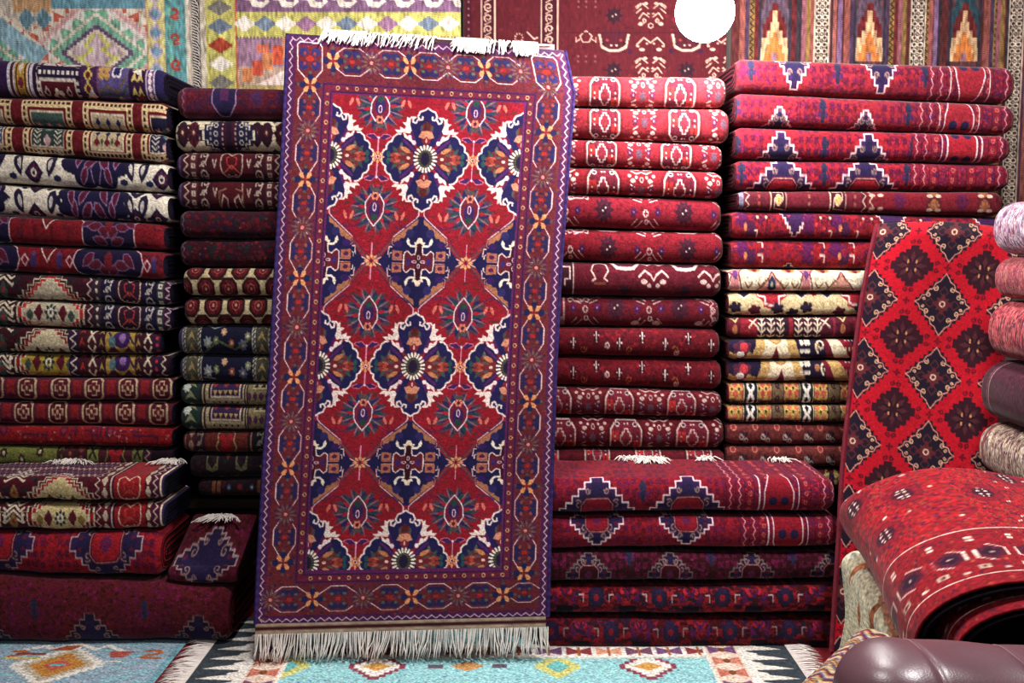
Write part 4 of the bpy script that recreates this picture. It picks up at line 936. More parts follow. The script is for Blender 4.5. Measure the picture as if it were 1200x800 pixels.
def pat_e10(c, xl, xr, h):
    c.a[:] = (104, 26, 44); w_ = (226, 206, 180); c.at().B(868, 0, 888, h, (150, 34, 50)); c.B(888, 0, 925, h, (60, 26, 44)); c.B(925, 0, 962, h, (70, 26, 44)); c.B(962, 0, 985, h, (96, 26, 50)); c.B(925, 0, 930, h, (150, 34, 50))
    c.at([893, 904, 915, 936, 947, 958], h * .5)
    for y in (-9, -4, 1, 6): c.L([(-4, y), (0, y + 3), (4, y)], 1.5, w_)
    c.L([(0, -12), (0, 12)], 1.2, w_); c.at([884, 968], h * .4); c.L([(-5, -4), (5, 2)], 1.6, w_); c.L([(-6, 2), (4, -6)], 1.3, w_)
    c.at([862, 988], h * .4); c.L([(-5, -8), (0, -2), (5, -8)], 1.6, (206, 190, 130)); c.D(0, 4, 3, 4, (180, 110, 70)); c.P([(-4, -12), (0, -6), (4, -12)], (110, 140, 120)); c.at([978, 1002], h * .5).B(-1.5, -14, 1.5, 14, (150, 40, 60)); c.at()
def pat_e11(v):                                           # gold, cream and navy scrolling leaves
    def f(c, xl, xr, h):
        gd, cr, nv, mr = (196, 158, 96), (232, 214, 180), (40, 28, 66), (120, 28, 52); c.a[:] = nv
        s_ = v * 6
        c.at(910 + s_, h * .5, mx=True); c.P([(-1, -h), (10, -h), (14, 0), (30, h), (-1, h)], cr); c.P([(10, -h), (20, -h), (24, -3), (40, h), (30, h), (14, 0)], gd)
        c.at(910 + s_, h * .95); c.P([(-9, 6), (0, -14), (9, 6)], mr); c.at(910 + s_, 3).D(0, 0, 8, 5, gd) ; c.O(0, 0, 6, 5, 1, (160, 110, 70), 8)
        c.at(870, h * .5); c.lobed(0, 0, 12, 9, 6, .3, (96, 40, 66)); c.D(2, -2, 5, 4, (206, 60, 70)); c.D(-2, 4, 5, 3, (238, 226, 210)); c.at([858, 880], h * .8).lobed(0, 0, 8, 6, 5, .3, gd)
        c.at([940, 948, 945], [h * .3, h * .55, h * .2]).D(0, 0, 2.2, 2, (232, 220, 200)); c.at(958, h * .4).D(0, 0, 3, 3, (180, 120, 80)); c.at([962 + s_], h * .4); c.curl(0, 0, 6, 2, cr, 2)
        c.at(); c.P([(966, -2), (978, -2), (1004, h + 2), (984, h + 2)], cr if v == 0 else gd); c.P([(978, -2), (990, -2), (1016, h + 2), (1004, h + 2)], (150, 30, 56)); c.P([(966, -2), (962, -2), (972, h), (984, h + 2)], mr); c.at([996, 1000, 992], [5, h * .5, h * .2]).D(0, 0, 1.3, 1.3, cr, 5)
        c.at(np.arange(930, 962, 7), h - 3).D(0, 0, 4, 2.4, (104, 60, 80)); c.at()
    return f
def pat_e13(v):                                           # ochre lattice with white X columns
    def f(c, xl, xr, h):
        c.a[:] = (204, 164, 88) if v == 0 else (190, 170, 84); nv = (36, 30, 60)
        c.at(np.arange(854, xr, 8), [5, 13]); c.stepd(0, 0, 2.8, 3.2, 2, (200, 90, 70) if v == 0 else (206, 110, 80)); c.at(np.arange(858, xr, 8), [1, 9]).D(0, 0, 1.5, 1.5, (70, 44, 60), 5)
        c.at().B(xl, h * .72, xr, h, nv); c.at(np.arange(858, xr, 16), h * .8).L([(-5, -3), (-5, 2), (0, 2), (0, -3), (4, -3)], 1.8, (150, 120, 84))
        for X in (880, 946, 1010): c.at().B(X - 9, 0, X + 9, h, (44, 44, 56)); c.L([(X - 8, 0), (X - 8, h)], 1, (206, 190, 130)); c.L([(X + 8, 0), (X + 8, h)], 1, (206, 190, 130)); c.at(X, h * .25).stepd(0, 0, 3.6, 5.5, 3, (40, 30, 50), (246, 236, 220), 2.2); c.at(X, h * .72).stepd(0, 0, 3.6, 5.5, 3, (40, 30, 50), (246, 236, 220), 2.2)
        for X in (912, 978): c.at().B(X - 7, 0, X + 7, h, (120, 96, 70)); c.at(X, [6, 17]).curl(0, 0, 3.2, 1.4, (60, 30, 44), 1); c.at().L([(X - 7, 0), (X - 7, h)], 1, nv); c.L([(X + 7, 0), (X + 7, h)], 1, nv)
        c.at()
    return f
def pat_rust(v):
    def f(c, xl, xr, h):
        c.a[:] = (112, 48, 46); c.mott([(96, 34, 40), (128, 58, 50)], 500, 1.6, 4 + v)
        c.at(np.arange(872, xr, 25.5), h * .62); c.petals(0, 0, 1, 7, 7, 1.8, (54, 30, 46)); c.curl(-3, -2, 3, 1.2, (196, 176, 166), 0); c.curl(3, 2, 3, 1.2, (196, 176, 166), 3)
        c.at(np.arange(860, xr, 25.5), h * .25); c.D(0, 0, 4, 4, (140, 44, 50)); c.O(0, 0, 3, 3, .9, (190, 120, 100), 7); c.at(np.arange(866, xr, 12.7), 2).P([(-3, -2), (0, 3), (3, -2)], (70, 34, 50)); c.at()
    return f
def pat_e17(c, xl, xr, h):
    c.a[:] = (90, 30, 40); c.at([970, 980, 992], h * .4); c.stepd(0, 0, 4, 6, 3, (196, 176, 100)); c.at([975], h * .4).stepd(0, 0, 3, 4, 2, (60, 34, 90)); c.mott([(130, 40, 50), (60, 24, 40)], 300, 1.6, 4)

# ---- the stacks
def stack(letter, group, where, rows, Y, depth, seed0, selv, rnd=.66):
    rg = random.Random(seed0)
    for i, (L_, R_, pat, lab, *ex) in enumerate(rows):
        folded_rug(L_, R_, Y + rg.uniform(-.006, .008), depth, pat, lab, group, rnd=rnd, seed=seed0 * 7 + i, selv=(ex[0] if ex else selv))

def lin(xa, ya, xb, yb, x): return ya + (yb - ya) * (x - xa) / (xb - xa)
def column(xl, bounds, rights, ref):
    """bounds: y of each joint at photo x = ref[0] and ref[1] -> per rug ends"""
    out = []
    for i, xr in enumerate(rights):
        (a0, a1), (b0, b1) = bounds[i], bounds[i + 1]
        f = lambda p, x: lin(ref[0], p[0], ref[1], p[1], x)
        l = xl[i] if isinstance(xl, (list, tuple)) else xl
        out.append(((l, f((a0, a1), l), f((b0, b1), l)), (xr, f((a0, a1), xr), f((b0, b1), xr))))
    return out

GA = 'folded rugs in the stack at the far left'
ends = column(-42, [(67, 79), (112, 118), (145, 156), (178.5, 191), (215, 226.5), (252, 262), (285, 294.5), (318.5, 329), (350.5, 359.5), (382.5, 390), (413.5, 416.5), (442, 443.2), (469.6, 471), (498, 501.2), (522.5, 525.5), (547, 549)],
              [190, 193, 193, 194, 195, 190, 190, 197, 198, 186, 198, 200, 200, 200, 200], (0, 195))
pa_ = [(pat_panels, 'folded rug with cream, gold and violet bordered panels, topmost of the far left stack'),
       (pat_frames(0), 'folded dark red rug with cream-framed grey panels, second from top at far left'),
       (pat_frames(1), 'folded dark red rug with cream-framed rectangles, resting just above the two white rugs'),
       (pat_whitemed(0), 'folded white rug with navy lobed medallion, upper white one at far left'),
       (pat_whitemed(1), 'folded white rug with navy pointed medallion, lower of the two white ones at far left'),
       (pat_redmed(0), 'folded red rug with white-outlined navy hexagon, directly under the two white rugs'),
       (pat_redmed(1), 'folded dark red rug with rounded navy medallion, second below the white rugs'),
       (pat_geo(1.0), 'folded rug with stepped cream diamonds cut by its lower fold, eighth at far left'),
       (pat_geo(.45), 'folded rug with full stepped cream hexagon round a blue star, ninth at far left'),
       (pat_goldborder(0), 'folded rug with cream steps and violet bloom in gold border, tenth at far left'),
       (pat_goldborder(1), 'folded rug with mustard field and cream crosses in its border, eleventh at far left'),
       (pat_octcross(32, 1), 'folded rust red rug with pale stepped octagons, upper of the two alike at far left'),
       (pat_octcross(28, 1), 'folded rust red rug with pale stepped octagons, lower of the two alike at far left'),
       (pat_hooks, 'folded plain red rug with purple hooks, under the rugs with pale octagons'),
       (pat_green, 'folded olive green rug with small dark flowers, lowest of the far left stack')]
stack('A', GA, '', [(e[0], e[1], p, l) for e, (p, l) in zip(ends, pa_)], 4.05, .42, 3, ((40, 30, 80), (26, 12, 22)), .74)

GB = 'folded rugs in the narrow stack left of the hanging carpet'
ends = column([207, 204, 207, 207, 210, 210, 214, 215, 208, 210, 211, 211, 214, 222, 232], [(99, 102), (138, 140), (177.5, 178), (210, 211), (245.5, 246), (279.5, 280), (313, 314), (347.7, 348.5), (381, 382), (416, 418), (449, 450), (476, 477), (505.5, 506), (531.5, 532), (562, 562), (583, 583)],
              [425] * 15, (210, 335))
pb_ = [(pat_navyhex, 'folded dark maroon rug with navy hexagon, topmost of the narrow stack beside the hanging carpet'),
       (pat_cream_b, 'folded cream rug with dark stepped medallion, second in the narrow stack'),
       (pat_scrollband(0), 'folded dark red rug with full scrolled urn, under the cream one in the narrow stack'),
       (pat_scrollband(1), 'folded dark red rug with scrolls and open-bottomed urn, fourth in the narrow stack'),
       (pat_dark((74, 22, 34), 3), 'folded dark maroon rug with blurred pattern, upper of two plain ones in the narrow stack'),
       (pat_dark((66, 20, 32), 8), 'folded dark maroon rug with blurred pattern, lower of two plain ones in the narrow stack'),
       (pat_honey(0), 'folded cream honeycomb rug with red rosettes, upper of the two alike'),
       (pat_honey(1), 'folded cream honeycomb rug with red rosettes, lower of the two alike'),
       (pat_navyflor(0), 'folded navy rug with long green stem and roped borders, under the honeycomb rugs'),
       (pat_navyflor(1), 'folded navy rug with small scattered flowers and roped borders, tenth in the narrow stack'),
       (pat_boxband(0), 'folded rug with cream-boxed purple band, upper of the two alike in the narrow stack'),
       (pat_boxband(1), 'folded rug with cream-boxed purple band, lower of the two alike in the narrow stack'),
       (pat_rustband, 'folded rust brown rug with pale vase motif, third from the bottom of the narrow stack'),
       (pat_darkscroll, 'folded near-black rug with olive scrolls, second from the bottom of the narrow stack'),
       (pat_darkdots, 'folded near-black rug with blue dots, lowest of the narrow stack')]
stack('B', GB, '', [(e[0], e[1], p, l) for e, (p, l) in zip(ends, pb_)], 4.07, .42, 5, ((60, 44, 110), (30, 14, 26)), .84)

GC = 'folded red rugs in the stack right of the hanging carpet'
ends = column(520, [(86.3, 88), (123.5, 126), (161.2, 168.5), (194.5, 200.5), (227, 233), (267, 272), (306.5, 310), (347, 350), (383, 386), (417, 422), (453.5, 459), (488, 490.5), (527.5, 528), (552, 552)],
              [851, 854, 846, 846, 845, 847, 845, 842, 843, 845, 845, 848, 848], (672, 851))
pc_ = [(p_gul((156, 42, 54), 709, 89, .62, 1, (17, 19)), 'folded red rug with lace and white octagons, topmost beside the hanging carpet'),
       (p_gul((150, 36, 48), 709, 93, .48, 1, (17, 16)), 'folded red rug with complete white octagons, second in the red stack'),
       (p_gul((148, 30, 44), 705, 88, .5, 1, (17, 16)), 'folded red rug with white octagons round small crosses, third in the red stack'),
       (p_gul((146, 28, 42), 707, 90, .72, 1, (18, 20)), 'folded red rug with octagons cut off by its lower fold, fourth in the red stack'),
       (p_flower((142, 26, 44), 708, 94, .46), 'folded red rug with dark rosettes, upper of the two with rosettes and lace triangles'),
       (p_flower((138, 24, 40), 713, 93, .55), 'folded red rug with dark rosettes, lower of the two with rosettes and lace triangles'),
       (pat_cbord(0), 'folded maroon rug with thick white cartouches cut by its top fold'),
       (pat_darkrow, 'folded maroon rug with dark rosettes and white petals, eighth in the red stack'),
       (p_scatter((112, 18, 32), 1), 'folded deep red rug with small white sprigs, upper of the two alike'),
       (p_scatter((118, 18, 32), 5), 'folded deep red rug with small white sprigs, lower of the two alike'),
       (p_gul((112, 24, 36), 726, 73, .62, .8, (16, 17), True), 'folded dull red rug with faint octagons, third from the bottom of the red stack'),
       (p_gul((108, 22, 36), 734, 78, .6, .85, (18, 16), True), 'folded dull red rug with faint wide octagons, second from bottom of the red stack'),
       (p_gul((104, 22, 36), 700, 60, .2, .8, (14, 20), False), 'folded dull red rug whose front shows only as a sliver above the wide low pile')]
stack('C', GC, '', [(e[0], e[1], p, l) for e, (p, l) in zip(ends, pc_)], 4.06, .42, 7, ((150, 120, 116), (40, 16, 26)), .92)

GE = 'folded rugs in the stack at the right'
ends = column([865, 864, 864, 864, 867, 859, 858, 855, 855, 855, 855, 855, 855, 854, 853, 853, 853],
              [(66, 73.5), (107, 117), (147, 154.5), (186, 189.5), (222.6, 223.5), (246.5, 252), (280, 282), (315, 316.3), (342.5, 341), (371, 370), (397, 396.5), (422, 421.5), (448.3, 448), (474.5, 474), (496.5, 496), (522.5, 522), (549.5, 549), (576, 576)],
              [1190, 1190, 1184, 1184, 1175, 1182, 1170, 1160, 1160, 1160, 1150, 1150, 1150, 1150, 1150, 1150, 1150], (866, 1100))
red1, red2 = (158, 34, 50), (172, 30, 48)
pe_ = [(p_stepmed(red1, 932, 102, -4, 25, 36, 1088, endx=1138, seed=2, inner=False, bandcol=(126, 28, 48)), 'folded rose red rug with downward pointing navy medallions, topmost of the right stack'),
       (p_stepmed(red1, 914, 101, 38, 17, 21, 1076, endx=1126, seed=3, inner=False, bandcol=(130, 30, 48), vio=(110, 60, 90)), 'folded rose red rug with small white-edged peaks, second in the right stack'),
       (p_stepmed(red2, 916, 103, 40, 30, 31, 1070, endx=1128, seed=4, inner=False, bandcol=(148, 26, 50)), 'folded bright red rug with violet stepped peaks, third in the right stack'),
       (p_stepmed(red2, 918, 97, 34, 40, 32, 1068, endx=1128, seed=5, bandcol=(142, 26, 50), oct_=False), 'folded bright red rug with broad navy medallions, fourth in the right stack'),
       (pat_e5, 'folded dull maroon rug with two cream-lined bands, fifth in the right stack'),
       (pat_redstar((160, 28, 42), 1, 3), 'folded red rug with dark stars and white-edged point, sixth in the right stack'),
       (pat_redstar((158, 24, 38), 0, 6), 'folded red rug with violet blocks, directly above the cream floral rug'),
       (pat_e8, 'folded ivory floral rug, palest of the right stack'),
       (pat_e9, 'folded cream and red floral rug, directly under the ivory one'),
       (pat_e10, 'folded dark rug with white tree columns in the right stack'),
       (pat_e11(0), 'folded gold, cream and navy scrolled rug, upper of the two alike'),
       (pat_e11(1), 'folded gold, cream and navy scrolled rug, lower of the two alike'),
       (pat_e13(0), 'folded ochre lattice rug with white crosses, upper and more orange of the two'),
       (pat_e13(1), 'folded yellow lattice rug with white crosses, lower and paler of the two'),
       (pat_rust(0), 'folded rust brown rug with small florets, upper of the two alike in the right stack'),
       (pat_rust(1), 'folded rust brown rug with small florets, lower of the two alike in the right stack'),
       (pat_e17, 'folded dark rug with cream diamonds, lowest of the right stack')]
stack('E', GE, '', [(e[0], e[1], p, l) for e, (p, l) in zip(ends, pe_)], 4.05, .42, 9, ((126, 40, 56), (44, 16, 30)), .68)
# ------------------------------------------------------------------ low piles in front
GD_ = 'folded carpets in the wide low pile'
def d_pat(x0, sp, cy, rx, ry, band, seed, **k): return p_stepmed((150, 22, 42), x0, sp, cy, rx, ry, band, seed=seed, bandcol=(136, 20, 46), **k)
for i, (L_, R_, pat, lab, top, fr) in enumerate([
    ((634, 560, 603), (979, 561, 602), d_pat(700, 107, 38, 44, 36, 852, 4, endx=914), 'folded crimson carpet with white cotton ends, topmost of the wide low pile', 34,
     [(.30, .47, 60, .05, -.0), (.38, .44, 40, .07, -.02), (.60, .64, 30, .05, 0), (.86, .92, 26, .05, -.01)]),
    ((634, 606, 646), (985, 606, 643), d_pat(700, 105, 8, 31, 22, 868, 7, endx=924), 'folded crimson carpet with violet medallions, directly under the topmost of the wide low pile', 0, None),
    ((634, 648, 684), (984, 648, 682), p_stepmed((70, 16, 28), 690, 96, 24, 26, 20, 1100, seed=9, dim=.5, vio=(40, 24, 50)), 'folded carpet darkened for shade, third and middle layer of the wide low pile', 0, None),  # overhang shade put into the dyes: darker ground, dimmed edging
    ((634, 687, 723), (986, 687, 721), p_blocks((144, 26, 38), 921, 74, 12, .8), 'folded red carpet with small navy blocks, fourth layer of the wide low pile', 0, None),
    ((634, 725, 764), (988, 725, 764), p_blocks((122, 22, 34), 926, 70, 15, .6), 'folded red carpet lying on the floor kilim, lowest of the wide low pile', 0, None)]):
    folded_rug(L_, R_, 3.67, .29, pat, lab, GD_, cat='carpet', top=top, fr=fr, seed=60 + i, selv=((66, 34, 110), (50, 14, 26)), name='folded_carpet', wave=.003, step=.8, bulge=.42, rnd=1.0)

def p_pcream(v):
    def f(c, xl, xr, h):
        pat_geo(.9 if v == 0 else .5, (206, 186, 130), (92, 20, 36), (170, 28, 38), xo=12, right=False, gold=(150, 120, 60))(c, xl, xr, h); keep = c.a.copy()
        p_border([(110, 8, 'zig', (96, 24, 44), (214, 190, 170)), (118, 9, 'diam', (110, 28, 44), (206, 186, 160)), (127, 6, 'line', (80, 24, 60), (206, 186, 160)), (133, 36, 'urn', (164, 28, 38), (214, 190, 160)), (169, 8, 'diam', (96, 24, 44), (206, 186, 160)), (177, 8, 'zig', (84, 24, 60), (214, 190, 170)), (186, 2, 'line', None, (226, 206, 180)), (188, 60, 'none', (56, 40, 104), None)], (92, 20, 36))(c, xl, xr, h)
        n = int((110 - c.x0) * c.k); c.a[:, :n] = keep[:, :n]
        if v == 0:
            for y in np.arange(-30, 0, 7): c.at().zig(xl, y, 110, y, 2.2, 50, 1.2, (120, 90, 150) if int(y) % 2 else (214, 180, 180))
    return f
GP = 'folded carpets in the low pile at the far left'
for i, (L_, R_, Y, pat, lab, top, sv, fr, dp) in enumerate([
    ((-60, 560, 588), (190, 557, 588), 3.74, p_pcream(0), 'folded red and cream carpet with white cotton ends, topmost of the left low pile', 30, ((30, 28, 60), (10, 8, 18)), [(.35, .52, 50, .05, -.02), (.9, 1, 60, .06, -.03)], .24),
    ((-60, 590, 623), (190, 590, 623), 3.74, p_pcream(1), 'folded dark carpet with cream-lined hexagons, second in the low pile at far left', 0, ((40, 34, 90), (12, 8, 18)), None, .27),
    ((-60, 625, 674), (186, 625, 680), 3.72, p_stepmed((170, 24, 38), 123, 128, 16, 42, 34, 1100, seed=21, dim=.75, inner=True), 'folded red carpet with violet medallions, sagging over the lowest one at far left', 0, ((150, 24, 38), (60, 12, 24)), None, .27),
    ((-60, 676, 757), (266, 690, 757), 3.68, p_stepmed((104, 26, 36), 103, 128, 70, 36, 34, 1100, seed=24, dim=.55, inner=False, vio=(36, 26, 56)), 'large folded dark red carpet on the floor, lowest of the low pile at far left', 0, ((120, 20, 34), (40, 10, 18)), None, .34)]):
    folded_rug(L_, R_, Y, dp, pat, lab, GP, cat='carpet', top=top, fr=fr, seed=80 + i, selv=sv, name='folded_carpet', wave=.004, bulge=.3 if i == 3 else .45, rnd=.8)
folded_rug((196, 664, 684), (276, 664, 686), 3.72, .29, p_stepmed((96, 22, 36), 236, 130, -2, 36, 23, 1100, seed=31, dim=.7, inner=False, vio=(50, 32, 74)),
           'dark red folded carpet with limp white cotton ends, tucked beside the far left pile', None, cat='carpet', top=34, fr=[(.35, .6, 40, .10, -.02)], seed=95, selv=((70, 18, 30), (30, 10, 18)), name='folded_carpet', tilt=.40, bulge=.5)

# plinths that carry the tall stacks
for nm, x0, x1, zt, lab in (('wooden_platform', -2.25, -1.345, at(0, 549, 4.1)[2], 'low dark platform carrying the far left stack'),
                            ('wooden_platform', -1.335, -.62, at(300, 583, 4.1)[2], 'low dark platform carrying the narrow stack behind the hanging carpet'),
                            ('wooden_platform', -.3, .835, at(700, 552.2, 4.1)[2], 'low dark platform behind the wide crimson pile'),
                            ('wooden_platform', .86, 1.92, at(1000, 576.2, 4.1)[2], 'low dark platform carrying the right stack')):
    zt -= .012
    t = empty(nm, ((x0 + x1) / 2, 4.36, 0), lab, 'platform', 'dark platforms under the stacks')
    box('deck', (x0, 4.13, zt - .04), (x1, 4.66, zt), M_PLINTH, t)
    box('front_panel', (x0 + .02, 4.16, .06), (x1 - .02, 4.19, zt - .042), M_PLINTH, t)
    for s_ in (0, 1): box('side_panel', (x0 + .02 if s_ == 0 else x1 - .05, 4.192, 0), (x0 + .05 if s_ == 0 else x1 - .02, 4.64, zt - .042), M_PLINTH, t)

# ------------------------------------------------------------------ rugs on the wall
LIGHTER = {'w1': 1.14, 'w2': 1.1}  # stronger light on these two wall kilims, multiplied into their dyes
def hanging(name, xl, xr, yt, yb, Y, pat, label, cat, step=1.1, fold=.012, fr=None, seed=0, mat=None, k=2.0):
    cv = Cv(xr - xl, yb - yt, (120, 100, 90), k, xl, yt); pat(cv, xl, xr)
    A, Bb, Cc = at(xl, 0, Y)[0], at(xr, 0, Y)[0], None
    nu, nv = int((xr - xl) / step), int((yb - yt) / step)
    px = np.linspace(xl, xr, nu); py = np.linspace(yt, yb, nv)
    P = np.zeros((nu, nv, 3)); z = np.array([at(600, y, Y)[2] for y in py])
    sx = (at(1000, 0, Y)[0] - at(600, 0, Y)[0]) / 400
    P[:, :, 0] = ((px - 600) * sx)[:, None]; P[:, :, 2] = z[None]
    P[:, :, 1] = Y + fold * np.sin(px / 31 + seed)[:, None] * np.linspace(.2, 1, nv)[None] * .5
    Cl = cv.sample(np.repeat(px[:, None], nv, 1), np.repeat(py[None], nu, 0))
    root = empty(name, (P[:, 0, 0].mean(), Y, z[-1]), label, cat)
    g = grid('woven_field', P, yarn(np.clip(Cl * LIGHTER.get(pat.__name__, 1), 0, 250), .13, np.random.RandomState(seed), .14 if mat is None else .06), mat or M_FLAT, root)
    m = g.modifiers.new('thick', 'SOLIDIFY'); m.thickness = .005; m.offset = 1
    if fr is not None:
        rg = random.Random(seed); pa = []
        e = P[-1]
        for i in range(fr):
            q = e[int(i / fr * (nv - 1))] + np.array([-.012, -.004, 0]); l = rg.uniform(.035, .06)
            pa.append([q, q + np.array([l * .5, -.006, -l * .2]), q + np.array([l * .8, -.006, -l * .8]), q + np.array([l * .85 + rg.uniform(-.01, .01), -.004, -l * 1.7])])
        strands('fringe', pa, .0035, M_FRINGE, root)
    return root

def w1(c, xl, xr):
    sal, mint, pk, blu, yl, cr, pu = (196, 96, 78), (120, 172, 146), (214, 160, 160), (104, 150, 172), (206, 194, 130), (210, 196, 176), (110, 84, 124)
    c.a[:] = (198, 184, 168)
    c.mott([(180, 196, 180), (214, 178, 168), (190, 170, 190)], 500, 3, 2)
    for X in (112, -70, -10):
        Y0 = 62 if X == 112 else 96
        c.at(X, Y0)
        for r, q, col in ((104, 86, sal), (88, 72, cr), (84, 69, pk), (70, 58, mint), (58, 46, cr), (52, 42, mint), (42, 32, pu), (36, 27, cr), (30, 22, (196, 170, 180))): c.stepd(0, 0, r, q, 14 if r > 50 else 9, col)
        c.at(X, Y0, mx=True); c.L([(4, -20), (14, -8), (6, -4), (22, 8)], 4, (200, 196, 100)); c.L([(24, 4), (10, 14)], 3, (200, 196, 100))
        for k in range(6): c.at(X, Y0, mx=True).P([(8 + k * 14, -84 + k * 12), (22 + k * 14, -72 + k * 12), (8 + k * 14, -66 + k * 12)], (226, 206, 186))
        for k in range(5): c.P([(k * 14, -66 + k * 12), (14 + k * 14, -54 + k * 12), (k * 14, -48 + k * 12)], (226, 206, 196))
    c.at().B(60, -4, 170, 10, blu); c.B(14, -4, 60, 14, (190, 150, 110)); c.at([30, 50], 22).stepd(0, 0, 9, 12, 4, (104, 140, 160))
    c.at().P([(0, 20), (30, 45), (56, 60), (40, 76), (14, 60), (-20, 30)], (140, 176, 196))
    c.at().B(171, -80, 192, 400, yl); c.at(181, np.arange(-50, 400, 22)); c.stepd(0, 0, 8, 10, 4, (176, 160, 190)); c.stepd(0, 0, 5, 6, 3, (110, 150, 180)); c.at().L([(171, -80), (171, 400)], 1.2, (190, 110, 80))
    c.at().B(192, -80, 216, 400, (96, 152, 158)); c.at(204, np.arange(-45, 400, 30)); c.curl(0, 0, 7, 3.4, (176, 76, 62) if True else mint, 1); c.at(198, np.arange(-40, 400, 18)).D(0, 0, 3, 5, (110, 170, 150))
    c.at().B(216, -80, 240, 400, (196, 184, 168))
def w2(c, xl, xr):
    yg, pu, orr, wh, gb = (184, 178, 98), (126, 92, 124), (196, 84, 62), (222, 210, 196), (110, 124, 150)
    c.a[:] = (176, 150, 132); c.at().B(xl, -80, 240, 400, (200, 188, 168)); c.B(240, -80, 276, 400, yg)
    for k, y in enumerate(range(-60, 400, 22)): c.at(257, y + 3); c.stepd(0, 0, 14, 9, 5, (gb, (170, 70, 50), wh, (120, 116, 110))[k % 4])
    c.at().L([(276, -80), (276, 400)], 1.6, orr)
    c.B(277, -80, xr, 14, pu); c.at(np.arange(300, xr, 34), 2); c.P([(-13, -8), (-3, -8), (2, 0), (10, 0), (12, -8), (16, 0), (8, 7), (-4, 6), (-8, -2), (-14, -2)], wh)
    c.at().B(277, 14, xr, 46, yg); 
    for k, X in enumerate(np.arange(286, xr, 24)): c.at(X, 28).stepd(0, 0, 12, 9, 5, (wh, gb, wh, (150, 110, 140))[k % 4])
    for X in np.arange(277, xr, 4): c.at(X, 46).P([(-2, 0), (0, -4), (2, 0)], pu)
    c.at().B(277, 46, xr, 78, (150, 116, 140))
    for k in range(16): c.at().B(282 + k * 12, 80 - (k % 5) * 9, 294 + k * 12, 96 - (k % 5) * 7, orr if k % 2 else (204, 130, 84)); 
    for k in range(8): c.B(300 + k * 34, 52, 314 + k * 34, 62, (206, 110, 84))
    c.P([(277, 110), (340, 78), (400, 78), (420, 110)], (222, 196, 190)); c.B(277, 100, xr, 140, (170, 150, 96))
def w3(c, xl, xr):
    bg = (98, 30, 40); w_ = (206, 168, 150); c.a[:] = bg; c.mott([(84, 24, 36), (112, 36, 44)], 1500, 1.8, 3)
    for X, w2_ in ((572, 10), (644, 12)):
        c.at().B(X - w2_, -80, X + w2_, 400, (76, 26, 40)); c.L([(X - w2_ * .8, -80), (X - w2_ * .8, 400)], 1.6, w_); c.L([(X + w2_ * .8, -80), (X + w2_ * .8, 400)], 1.6, w_)
        for y in range(-70, 400, 13): c.at(X, y); c.curl(0, 0, 5, 1.6, w_, y); c.L([(3, 4), (-4, 8)], 1.3, w_)
    c.at().B(546, -80, 552, 400, (80, 26, 44)); c.at(549, np.arange(-70, 400, 8)).D(0, 0, 1.2, 1.6, (160, 100, 100), 6)
    for y in (-10, 54, 118, 182):
        c.at(608, y - 10); c.petals(0, 0, 3, 6, 9, 1, w_); c.L([(10, -6), (18, 2), (22, 0)], 1.6, w_)
        c.at(687, y - 10, mx=True); c.L([(0, -8), (7, -2), (4, 5), (0, 5)], 1.3, w_); c.L([(7, 2), (12, 5), (12, 0)], 1.3, w_); c.at([678, 687, 698], [y + 12, y + 18]).petals(0, 0, 0, 2, 4, .6, (170, 120, 120))
        c.at([720, 806], y - 3); c.P([(-17, -10), (-10, -16), (10, -16), (17, -10), (10, 11), (-10, 11)], (86, 30, 44)); c.L([(-17, -10), (-14, 4), (-6, 8), (6, 8), (14, 4), (17, -10)], 3, w_); c.D(-12, 0, 2.4, 2.4, (70, 26, 40)); c.D(12, 0, 2.4, 2.4, (70, 26, 40))
        c.at([720, 806], y + 28); c.petals(0, 0, 0, 11, 8, 3, (58, 30, 44)); c.D(-2, 1, 1.2, 1, w_, 5); c.D(2, -1, 1.2, 1, w_, 5)
        c.at([763, 846], y + 10, mx=True); c.L([(0, -14), (8, -20), (16, -12)], 1.6, w_); c.D(10, -6, 3.5, 2, w_); c.D(6, 4, 2.4, 1.6, w_); c.L([(3, 10), (10, 4), (17, 10)], 1.4, w_); c.L([(2, 20), (9, 15), (14, 22)], 1.5, w_); c.D(12, 28, 3, 2, w_); c.stepd(0, 30, 2.5, 3, 2, bg, w_, 1)
    for y in (-10, 54, 118, 182):
        c.at([763, 846], y, mx=True); c.D(4, -3, 1.6, 1.2, w_, 6); c.D(15, 0, 2, 1.4, w_, 6); c.L([(12, 14), (18, 18)], 1.3, w_); c.L([(11, 20), (17, 25)], 1.3, w_); c.curl(8, 34, 3, 1.2, w_, 1); c.D(3, 26, 1.5, 1.3, w_, 6); c.petals(24, 6, 0, 4, 6, 1.2, (70, 28, 60))
        c.at([720, 806], y - 3, mx=True); c.D(8, -4, 2, 1.6, (170, 60, 50), 6); c.D(3, 2, 1.4, 1.4, w_, 6)
    c.at().L([(660, 38), (852, 38)], 1, (76, 24, 34))
